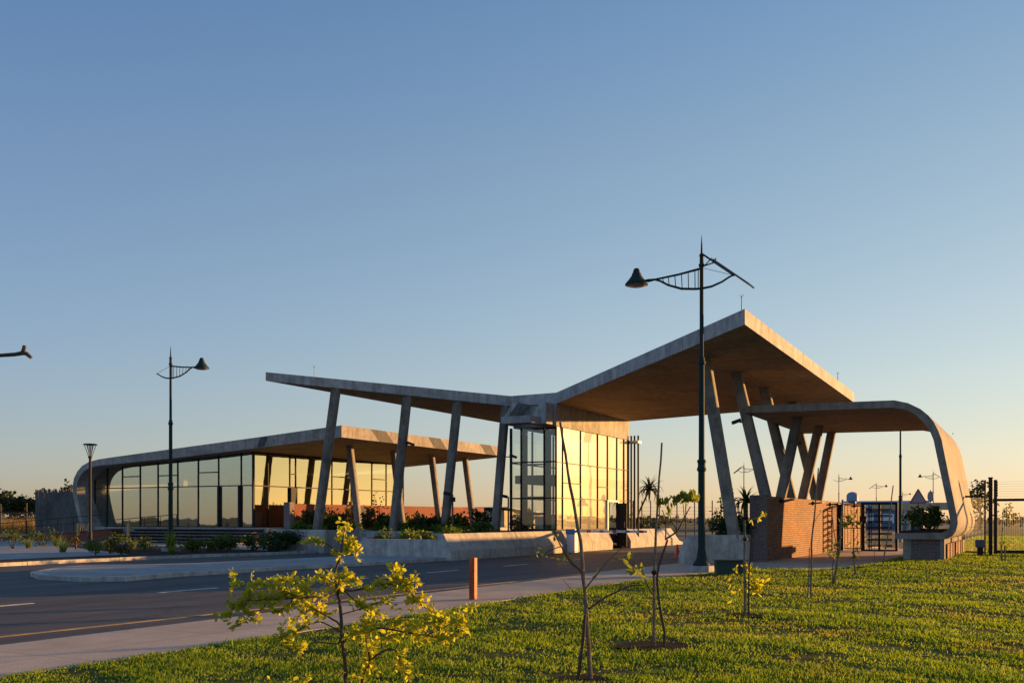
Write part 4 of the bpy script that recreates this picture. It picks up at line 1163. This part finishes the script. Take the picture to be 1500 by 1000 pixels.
for i, (X, Y, h, lab) in enumerate(((-43.5,84,2.6,'low dark bush far behind the last left column'), (-41.5,88,2.2,'low dark bush far behind the glass tower corner'), (-7.8,165,7.5,'small distant tree seen left of the thick fence post'), (6,180,5.5,'distant tree seen through the sliding gate mesh'), (18,190,6,'distant tree at the right edge of the far field'))):
    tree((X,Y,0), h, h*.45, lab, 180+i, n=420, size=.35+.03*h)

# ------------------------------------------------------------------ saplings with stakes on the lawn
def leaf_poly(p, d, nrm, L, W):
    s_ = d.cross(nrm).normalized()
    up = s_.cross(d).normalized()
    return [p, p+d*L*.3+s_*W*.42+up*W*.12, p+d*L*.7+s_*W*.5+up*W*.1, p+d*L, p+d*L*.7-s_*W*.5+up*W*.1, p+d*L*.3-s_*W*.42+up*W*.12]
class Leaves:
    def __init__(s): s.v = []; s.f = []
    def add(s, p, d, L, W, g):
        nrm = Vector((g.gauss(0,1), g.gauss(0,1), g.gauss(0,1)+.6)).normalized()
        if abs(nrm.dot(d)) > .9: nrm = d.orthogonal()
        q = leaf_poly(p, d, nrm, L, W); k = len(s.v)
        s.v += [tuple(a) for a in q]; s.f.append((k,k+1,k+2,k+3)); s.f.append((k,k+3,k+4,k+5))
    def build(s, name, m, parent): return np_mesh(name, s.v, s.f, m, parent)
def sapling(base, scale, label, stakes, twigs, tufts, m, group='young staked trees in a row on the lawn', leafL=.07, tie=None, depth=0.06, nper=14):
    """all offsets: (sideways, up) in units of `scale` metres from the foot; side axis runs along the lawn row's view side"""
    X, Y = base; z0 = lh(X, Y) - .03
    g = random.Random(int(abs(X*97+Y*31)))
    def at(a, h, d=0): return Vector((X + C28*a*scale - S28*d, Y + S28*a*scale + C28*d, z0 + h*scale))
    t = thing('young_tree', label, 'young tree', (X, Y, z0), group)
    for pts, r0, r1 in stakes:
        n = len(pts); wv = g.random()*6
        pp = []
        for i in range(n-1):
            for k in range(4):
                u = k/4; a = pts[i][0]*(1-u)+pts[i+1][0]*u; h = pts[i][1]*(1-u)+pts[i+1][1]*u
                pp.append(at(a + .6*math.sin(h*.09+wv)*r0/.02*.6, h, 0))
        pp.append(at(*pts[-1]))
        rr = [.82*(r0+(r1-r0)*i/(len(pp)-1))*(1+.08*math.sin(i*2.3)) for i in range(len(pp))]
        MB().tube(pp, rr, 7).build('stake', M['stake'], t, smooth=True)
    for k, (pts, r0, r1) in enumerate(twigs):
        dd = depth*(1 if k % 2 else -1)
        pp = [at(p[0], p[1], dd*(.3+i*.5)) for i, p in enumerate(pts)]
        rr = [r0+(r1-r0)*i/(len(pp)-1) for i in range(len(pp))]
        MB().tube(pp, rr, 6).build('branch', M['bark'], t, smooth=True)
    if tie:
        MB().lathe(tuple(at(*tie)), [(.03,-.025),(.045,-.01),(.045,.01),(.03,.025)], 8).build('tie', M['steel'], t)
    if tufts:
        lv = Leaves()
        for a, h, r, n, up in tufts:
            for i in range(n):
                o = Vector((g.gauss(0,1), g.gauss(0,1), g.gauss(0,1)))*r*scale*.45
                d = Vector((g.gauss(0,1), g.gauss(0,1), g.gauss(0,.8)+up)).normalized()
                lv.add(at(a, h)+o, d, leafL*(.6+.7*g.random()), leafL*.42, g)
        lv.build('foliage', m, t)
    return t
sapling((-3.69,8.51), .00638, 'tallest leaning stick sapling in the near foreground with bare branches',
    [([(0,-4),(-7,103),(-15,203),(-30,283),(-45,378)], .027, .014)],
    [([(-20,-3),(-15,38),(-12,63),(-10,98)], .018, .014), ([(-9,100),(25,123),(60,138),(80,138)], .012, .004), ([(-12,158),(-31,174),(-44,196),(-58,222)], .011, .004), ([(-44,196),(-60,190),(-72,182)], .005, .003), ([(-8,135),(16,165),(25,177),(45,195)], .008, .003), ([(-12,110),(-30,135),(-42,148)], .005, .002)],
    [(-68,182,14,14,-.2),(-40,178,14,16,-.4),(-52,212,7,6,0),(10,155,16,6,0),(26,124,3,3,0)], M['leaf_mid'], leafL=.055)
sapling((-4.02,11.15), .0083, 'sapling with a tall stake and tufts of upright lime leaves on a forked branch',
    [([(0,-2),(0,102),(4,192),(11,292)], .024, .013)],
    [([(14,2),(14,22),(6,62),(2,98),(4,117),(16,154)], .02, .013), ([(16,154),(34,165),(43,182),(54,201)], .013, .006), ([(16,154),(16,182),(10,196)], .009, .005), ([(34,165),(26,180),(20,200)], .008, .004), ([(43,182),(40,206)], .007, .004), ([(-2,75),(-12,95),(-16,112),(-28,117),(-43,127)], .009, .003), ([(-16,112),(-20,128)], .005, .002)],
    [(11,202,7,16,1.6),(33,205,6,16,1.8),(40,212,5,12,1.8),(55,209,8,20,1.8),(24,192,4,6,1.),(-42,124,9,10,.3),(-24,114,6,6,.2),(-30,108,6,6,0)], M['leaf_lime'], leafL=.12, tie=(1,107))
sapling((-4.05,15.4), .0107, 'sapling tied to a short stake with a pale yellow bush at its foot',
    [([(0,-2),(-1,70),(-1,140)], .028, .024)],
    [([(4,0),(4,60),(6,105),(2,120)], .015, .01), ([(4,60),(14,75),(22,80)], .006, .003), ([(6,105),(20,130),(27,140)], .006, .003)],
    [(16,46,13,80,.4),(4,70,6,12,.4),(-14,36,16,26,.3),(27,143,6,8,0),(8,142,4,3,0),(-10,70,5,6,0)], M['leaf_yel'], leafL=.10, tie=(0,112))
sapling((-3.8,19.2), .0129, 'bare sapling with a long thin stick taller than the gate behind',
    [([(0,0),(1,80),(6,135),(11,192)], .024, .014), ([(-5,0),(-3,40),(-2,75)], .013, .01)], [([(3,110),(9,122),(14,128)], .006, .003)], [(14,129,3,3,0)], M['leaf_lime'], leafL=.06)
sapling((-4.09,23.28), .0155, 'sapling leaning right with a tie and white-tipped leaves low down',
    [([(0,0),(6,45),(9,72),(12,125)], .04, .025)], [([(-3,0),(-4,20),(-3,38)], .012, .008), ([(6,45),(0,80),(-1,100)], .012, .006)], [(-8,48,6,18,.3),(2,42,6,18,.3),(0,58,5,12,.3),(20,57,4,6,.3)], M['leaf_lime'], leafL=.1, tie=(8,70))
sapling((-4.17,26.7), .0176, 'slender sapling with a rounded leafy top before the turnstile',
    [([(0,0),(-2,38),(-3,68)], .03, .02)], [([(-3,68),(-8,82)], .012, .006), ([(-2,50),(6,62)], .01, .006)], [(-8,81,10,60,.4),(2,40,6,14,.2),(0,26,5,10,.2),(-16,74,4,8,.2),(3,76,5,10,.2)], M['leaf_mid'], leafL=.13)
sapling((-4.15,31.7), .0207, 'thin bare stick sapling leaning before the turnstile rotor',
    [([(0,0),(6,35),(15,117)], .028, .02), ([(-13,0),(-12,30)], .012, .008)], [([(-13,28),(-10,45)], .008, .004)], [], M['leaf_mid'])
sapling((-1.0,35.8), .0217, 'very short staked sapling in front of the sliding gate',
    [([(-3,0),(-3,26)], .035, .03), ([(2,0),(2,24)], .035, .03)], [], [(0,27,6,26,.4)], M['leaf_lime'], leafL=.1)
for X, Y, lab in ((-1.35,45.5,'first young tree behind the sliding gate mesh'), (-.3,47.5,'second young tree behind the sliding gate mesh'), (.8,49,'third young tree behind the sliding gate mesh')):
    sapling((X,Y), .029, lab, [([(0,0),(1,30),(3,62)], .03, .02), ([(-6,0),(-6,55)], .02, .02)], [([(0,30),(10,52),(14,66)], .02, .01)], [(6,55,10,40,.2),(12,62,6,20,.2)], M['leaf_mid'], group='young trees beyond the gate', leafL=.16)

# ------------------------------------------------------------------ foreground tree with yellow-green leaves
def fore_tree():
    z0 = 0.05; dist = 7.0; sc = .00483
    cx_, cy_ = -.169*dist*C28 - dist*S28, -.169*dist*S28 + dist*C28
    t = thing('leafy_sapling', 'bushy young tree with yellow green leaves in the near foreground', 'tree', (cx_, cy_, z0))
    g = random.Random(5)
    def at(px, py, d=0):
        a = (px-505)*sc; return Vector((cx_ + C28*a - S28*d, cy_ + S28*a + C28*d, 1.6 - (py-760)*sc))
    br = [
     ([(507,1086,0),(507,1000,0),(502,940,0),(497,880,0)], .017, .011, 1.1),
     ([(497,880,0),(490,840,.02),(498,812,.03),(503,772,.03)], .010, .004, .55),
     ([(520,1086,.05),(528,1000,.06),(540,970,.07),(533,940,.09),(533,905,.12)], .013, .006, .2),
     ([(540,970,.07),(557,955,.0),(583,950,-.06),(590,975,-.08),(600,985,-.1)], .009, .003, .45),
     ([(497,866,0),(480,870,-.1),(450,872,-.2),(410,873,-.28),(378,874,-.3),(358,880,-.32)], .010, .003, .2),
     ([(470,868,-.12),(448,857,-.1),(425,848,-.05),(408,846,0)], .005, .002, .1),
     ([(450,872,-.2),(430,862,-.28),(405,852,-.35),(388,846,-.4)], .005, .002, .1),
     ([(410,873,-.28),(398,886,-.3),(380,898,-.34),(366,908,-.36)], .005, .002, .1),
     ([(440,872,-.22),(430,884,-.2),(412,893,-.18)], .004, .002, .1),
     ([(565,858,.2),(588,850,.22),(604,858,.26)], .004, .002, .1),
     ([(600,923,-.15),(620,911,-.12),(642,906,-.1),(660,898,-.1)], .005, .002, .15),
     ([(560,918,-.05),(580,908,-.1),(602,902,-.16)], .004, .002, .15),
     ([(450,893,.18),(438,902,.2),(420,908,.24)], .004, .002, .1),
     ([(500,900,0),(525,893,.1),(550,884,.16),(570,886,.2)], .005, .002, .2),
     ([(383,873,-.28),(372,858,-.25),(358,848,-.22),(348,842,-.2)], .005, .002, .0),
     ([(383,873,-.28),(362,884,-.3),(345,896,-.33)], .005, .002, .0),
     ([(500,915,0),(478,905,.1),(450,893,.18),(430,880,.22),(405,872,.25)], .008, .002, .25),
     ([(500,930,0),(490,945,.12),(455,945,.2),(440,953,.22),(410,958,.24)], .008, .002, .75),
     ([(500,925,0),(470,908,-.1),(440,920,-.16),(415,930,-.2)], .006, .002, .5),
     ([(498,864,0),(520,865,.08),(543,860,.15),(565,858,.2),(583,863,.25),(600,878,.28),(612,892,.3)], .009, .003, .2),
     ([(600,878,.28),(615,892,.3),(633,902,.32)], .005, .002, 0),
     ([(583,863,.25),(577,845,.22),(572,838,.2)], .004, .002, 0),
     ([(533,930,.09),(560,918,-.05),(600,923,-.15),(630,925,-.2),(655,928,-.25),(683,910,-.3)], .009, .002, .35),
     ([(630,925,-.2),(655,912,-.22),(680,898,-.26),(692,886,-.28)], .005, .002, .2),
     ([(505,940,0),(520,925,-.12),(545,918,-.18),(560,905,-.2)], .006, .002, .3),
     ([(498,812,.03),(480,798,.0),(465,790,-.03),(452,797,-.05)], .004, .002, .3),
     ([(503,785,.03),(512,795,.06),(515,808,.08),(520,820,.09)], .003, .0015, .0),
     ([(500,860,0),(515,880,.12),(535,895,.2),(550,900,.25)], .006, .002, .3),
     ([(497,880,0),(488,862,.1),(472,850,.15),(460,846,.18)], .006, .002, .1),
     ([(497,870,0),(500,848,-.1),(512,838,-.14),(525,850,-.2)], .006, .002, .1),
     ([(510,985,0),(500,980,-.1),(480,990,-.15),(440,995,-.2),(405,1000,-.2)], .005, .002, .6),
     ([(507,1000,0),(515,990,-.1),(525,985,-.12)], .004, .002, .4),
     ([(533,905,.12),(545,925,.2),(560,940,.25),(575,935,.28)], .005, .002, .2),
    ]
    wood = MB(); lv = Leaves()
    for pts, r0, r1, t0 in br:
        P = [at(*p) for p in pts]
        # smooth and wobble the limb
        Q = []
        for i in range(len(P)-1):
            for k in range(4):
                u = k/4
                p0 = P[max(i-1,0)]; p1 = P[i]; p2 = P[i+1]; p3 = P[min(i+2,len(P)-1)]
                q = .5*((2*p1)+(p2-p0)*u+(2*p0-5*p1+4*p2-p3)*u*u+(3*p1-p0-3*p2+p3)*u**3)
                Q.append(q + Vector((g.gauss(0,1),g.gauss(0,1),g.gauss(0,1)))*.0025)
        Q.append(P[-1])
        rr = [r0+(r1-r0)*i/(len(Q)-1) for i in range(len(Q))]
        MB().tube(Q, rr, 7).build('branch' if r0 < .013 else 'trunk', M['bark'], t, smooth=True)
        n = len(Q)
        for i in range(n-1):
            if i/(n-1) < t0: continue
            seg = Q[i+1]-Q[i]; m_ = max(1, round(seg.length/.0165))
            for k in range(m_):
                p = Q[i] + seg*((k+g.random())/m_)
                if g.random() < .12: continue
                # a short compound leaf of paired leaflets
                d0 = (seg.normalized()*.5 + Vector((g.gauss(0,.8),g.gauss(0,.8),g.gauss(.15,.7)))).normalized()
                Lc = .035+.05*g.random(); npair = g.choice((2,3,3,4))
                sd = d0.cross(Vector((g.gauss(0,.5),g.gauss(0,.5),1))).normalized()
                for j in range(npair):
                    q = p + d0*Lc*((j+.6)/npair)
                    for s_ in (-1, 1):
                        d = (sd*s_ + d0*.45 + Vector((g.gauss(0,.3),g.gauss(0,.3),g.gauss(-.1,.35)))).normalized()
                        l = .031+.022*g.random(); lv.add(q, d, l, l*.62, g)
                lv.add(p+d0*Lc, d0, .032, .02, g)
    lv.build('foliage', M['leaf_yel'], t)
fore_tree()

# bare branch reaching in from a tree just outside the left edge
t = thing('bare_tree', 'bare dark branch tip reaching into the left edge of the sky', 'tree', (-7.6, 2.6, 0))
MB().tube([(-7.6,2.6,-.2),(-7.55,2.65,1.2),(-7.5,2.7,2.4),(-7.45,2.75,3.4)], [.07,.06,.045,.02], 8).build('trunk', M['bark'], t, smooth=True)
def ab(px, py):
    z = 6.0; r = (px-750)/1450; return (r*z*C28-z*S28, r*z*S28+z*C28, 1.6+(760-py)/1450*z)
e0 = ab(-30,521); e1 = ab(0,520.5); e2 = ab(22,519); e3 = ab(33,517)
MB().tube([(-7.52,2.69,2.2),(-6.6,3.2,2.52),e0,e1,e2,e3], [.03,.02,.0125,.0115,.0125,.014], 8).build('branch', M['bark'], t, smooth=True)
MB().tube([e3,ab(35,512),ab(36,506)], [.014,.013,.011], 7).build('branch', M['bark'], t, smooth=True)
MB().tube([e3,ab(39,518),ab(46,524)], [.014,.013,.01], 7).build('branch', M['bark'], t, smooth=True)

# ------------------------------------------------------------------ far background
t = thing('warehouse', 'long low blue grey shed far behind the turnstile', 'building', (-21,158,0))
MB().box(-27.5,-15,158,175,0,3.3).build('wall', M['far_wall'], t)
MB().prism([(157.6,3.3),(175.4,3.3),(166.5,4.5)], 'x', -27.8, -14.7).build('roof', M['roof_blue'], t)
for k in range(4): MB().box(-26.5+k*2.9,-24.9+k*2.9,157.95,158.0,1.0,2.4).build('window', M['white'], t)
t = thing('water_tank', 'small pale blue tank on a narrow stand far behind the gate bars', 'tank', (-24.6,156.8,0))
MB().box(-25.2,-24.2,155,156,0,4.3).build('stand', M['far_wall'], t)
MB().lathe((-24.7,155.5,4.3), [(.85,0),(.85,.9),(.6,1.25),(.15,1.4)], 14).build('tank', M['roof_blue'], t, smooth=True)
t = thing('long_shed', 'low hall with a pale blue pitched roof behind the garden wall', 'building', (-62,112,0))
MB().box(-66,-58.5,108,118,0,2.7).build('wall', M['far_beige'], t)
MB().prism([(107,3.1),(119,2.3),(119,2.2),(107,3.0)], 'x', -67, -57.5).build('roof', M['roof_blue'], t)
t = thing('sand_frame', 'beige timber frame with forked posts beyond the lamp post', 'frame', (-12.8,117,0))
MB().box(-16.5,-8.5,116.8,117.2,2.6,3.4).build('beam', M['far_beige'], t)
for x in (-12.6,):
    MB().tube([(x,117,0),(x,117,1.6),(x-.8,117,3.2)], [.2,.2,.14], 6).build('post', M['far_beige'], t)
    MB().tube([(x,117,1.5),(x+.5,117,3.2)], [.18,.14], 6).build('brace', M['far_beige'], t)
t = thing('warning_sign', 'triangular road warning sign above the bench shrubs', 'sign', (-7.5,75.3,0))
MB().tube([(-7.5,75.35,0),(-7.5,75.35,3.3)], .035, 6).build('pole', M['steel'], t)
MB().prism([(-8.05,2.75),(-6.95,2.75),(-7.5,3.72)], 'y', 75.28, 75.31).build('plate', M['sign_back'], t)
for a, b_ in (((-8.05,2.75),(-6.95,2.75)),((-6.95,2.75),(-7.5,3.72)),((-7.5,3.72),(-8.05,2.75))):
    MB().tube([(a[0],75.27,a[1]),(b_[0],75.27,b_[1])], .04, 6).build('border', M['sign_edge'], t)
t = thing('round_sign', 'narrow pole with two small round road signs seen edge on', 'sign', (-7.2,81,0))
MB().tube([(-7.2,81.05,0),(-7.2,81.05,3.8)], .035, 6).build('pole', M['steel'], t)
for z in (3.3, 2.4):
    pts = [(-7.2+.22*math.cos(R(k*20)), z+.42*math.sin(R(k*20))) for k in range(18)]
    MB().prism(pts, 'y', 80.95, 81.0).build('plate', M['sign_back'], t)
# wire fence across the field behind the gate
t = thing('field_fence', 'thin wire fence on dark posts along the far field behind the road', 'fence', (-26,77,0))
for k in range(16):
    x = -29.5 + k*.64; y = 74.8 + (x+29.5)*.28*1.6
    MB().tube([(x,y,0),(x,y,3.1)], .05, 6).build('post', M['stake'], t)
wl = MB()
for z in np.arange(.3, 2.6, .28): wl.tube([(-29.5,74.8,z),(-19.9,74.8+9.6*.448,z)], .008, 3)
wl.build('wire', M['wire'], t)
t = thing('steel_fence', 'black steel fence standing before the trees at the far left edge', 'fence', (-98,70,0))
for k in range(6):
    x = -110 + k*4.4; MB().tube([(x,70,0),(x,70,3.3)], .09, 6).build('post', M['steel'], t)
MB().box(-110,-88,69.97,70.03,2.3,2.42).build('rail', M['steel'], t)
wl = MB()
for k in range(120): wl.tube([(-110+k*.183,70,0),(-110+k*.183,70,2.3)], .012, 3, cap=False)
wl.build('mesh', M['wire'], t)
def scrub():
    g = np.random.default_rng(9); P = []
    for i in range(210):
        an = R(-75 + 145*g.random()); d = 200 + 330*g.random()
        x, y = d*math.sin(an), d*math.cos(an); h = 1.6 + 2.6*g.random(); r = 2 + 5*g.random()
        P.append(cloud((x,y,h*.4), (r,r,h*.6), 90, .9, 6, .6, 500+i))
    V, F = join(P); V[:,2] = np.maximum(V[:,2], -.1)
    o = np_mesh('scrub', V, F, M['leaf_tree'])
    o['kind'] = 'stuff'; o['label'] = 'low dark scrub scattered along the far horizon'; o['category'] = 'bushes'
scrub()
def reeds():
    g = np.random.default_rng(3); n = 14000
    X = -150 + 70*g.random(n); Y = 74 + 24*g.random(n); h = .9 + .9*g.random(n); a = g.random(n)*6.28
    b = np.stack([X, Y, np.zeros(n)], 1); s_ = np.stack([np.cos(a)*.06, np.sin(a)*.06, np.zeros(n)], 1)
    tp = b + np.stack([g.normal(size=n)*.2, g.normal(size=n)*.2, h], 1)
    V = np.stack([b-s_, b+s_, tp], 1).reshape(-1,3)
    o = np_mesh('reeds', V, np.arange(n*3).reshape(-1,3), M['reed'])
    o['kind'] = 'stuff'; o['label'] = 'tall dry golden grass before the distant trees at the left'; o['category'] = 'grass'
M['reed'] = leafmat('dry_grass', (.16,.10,.03), (.30,.19,.06), .4, 1, True)
reeds()
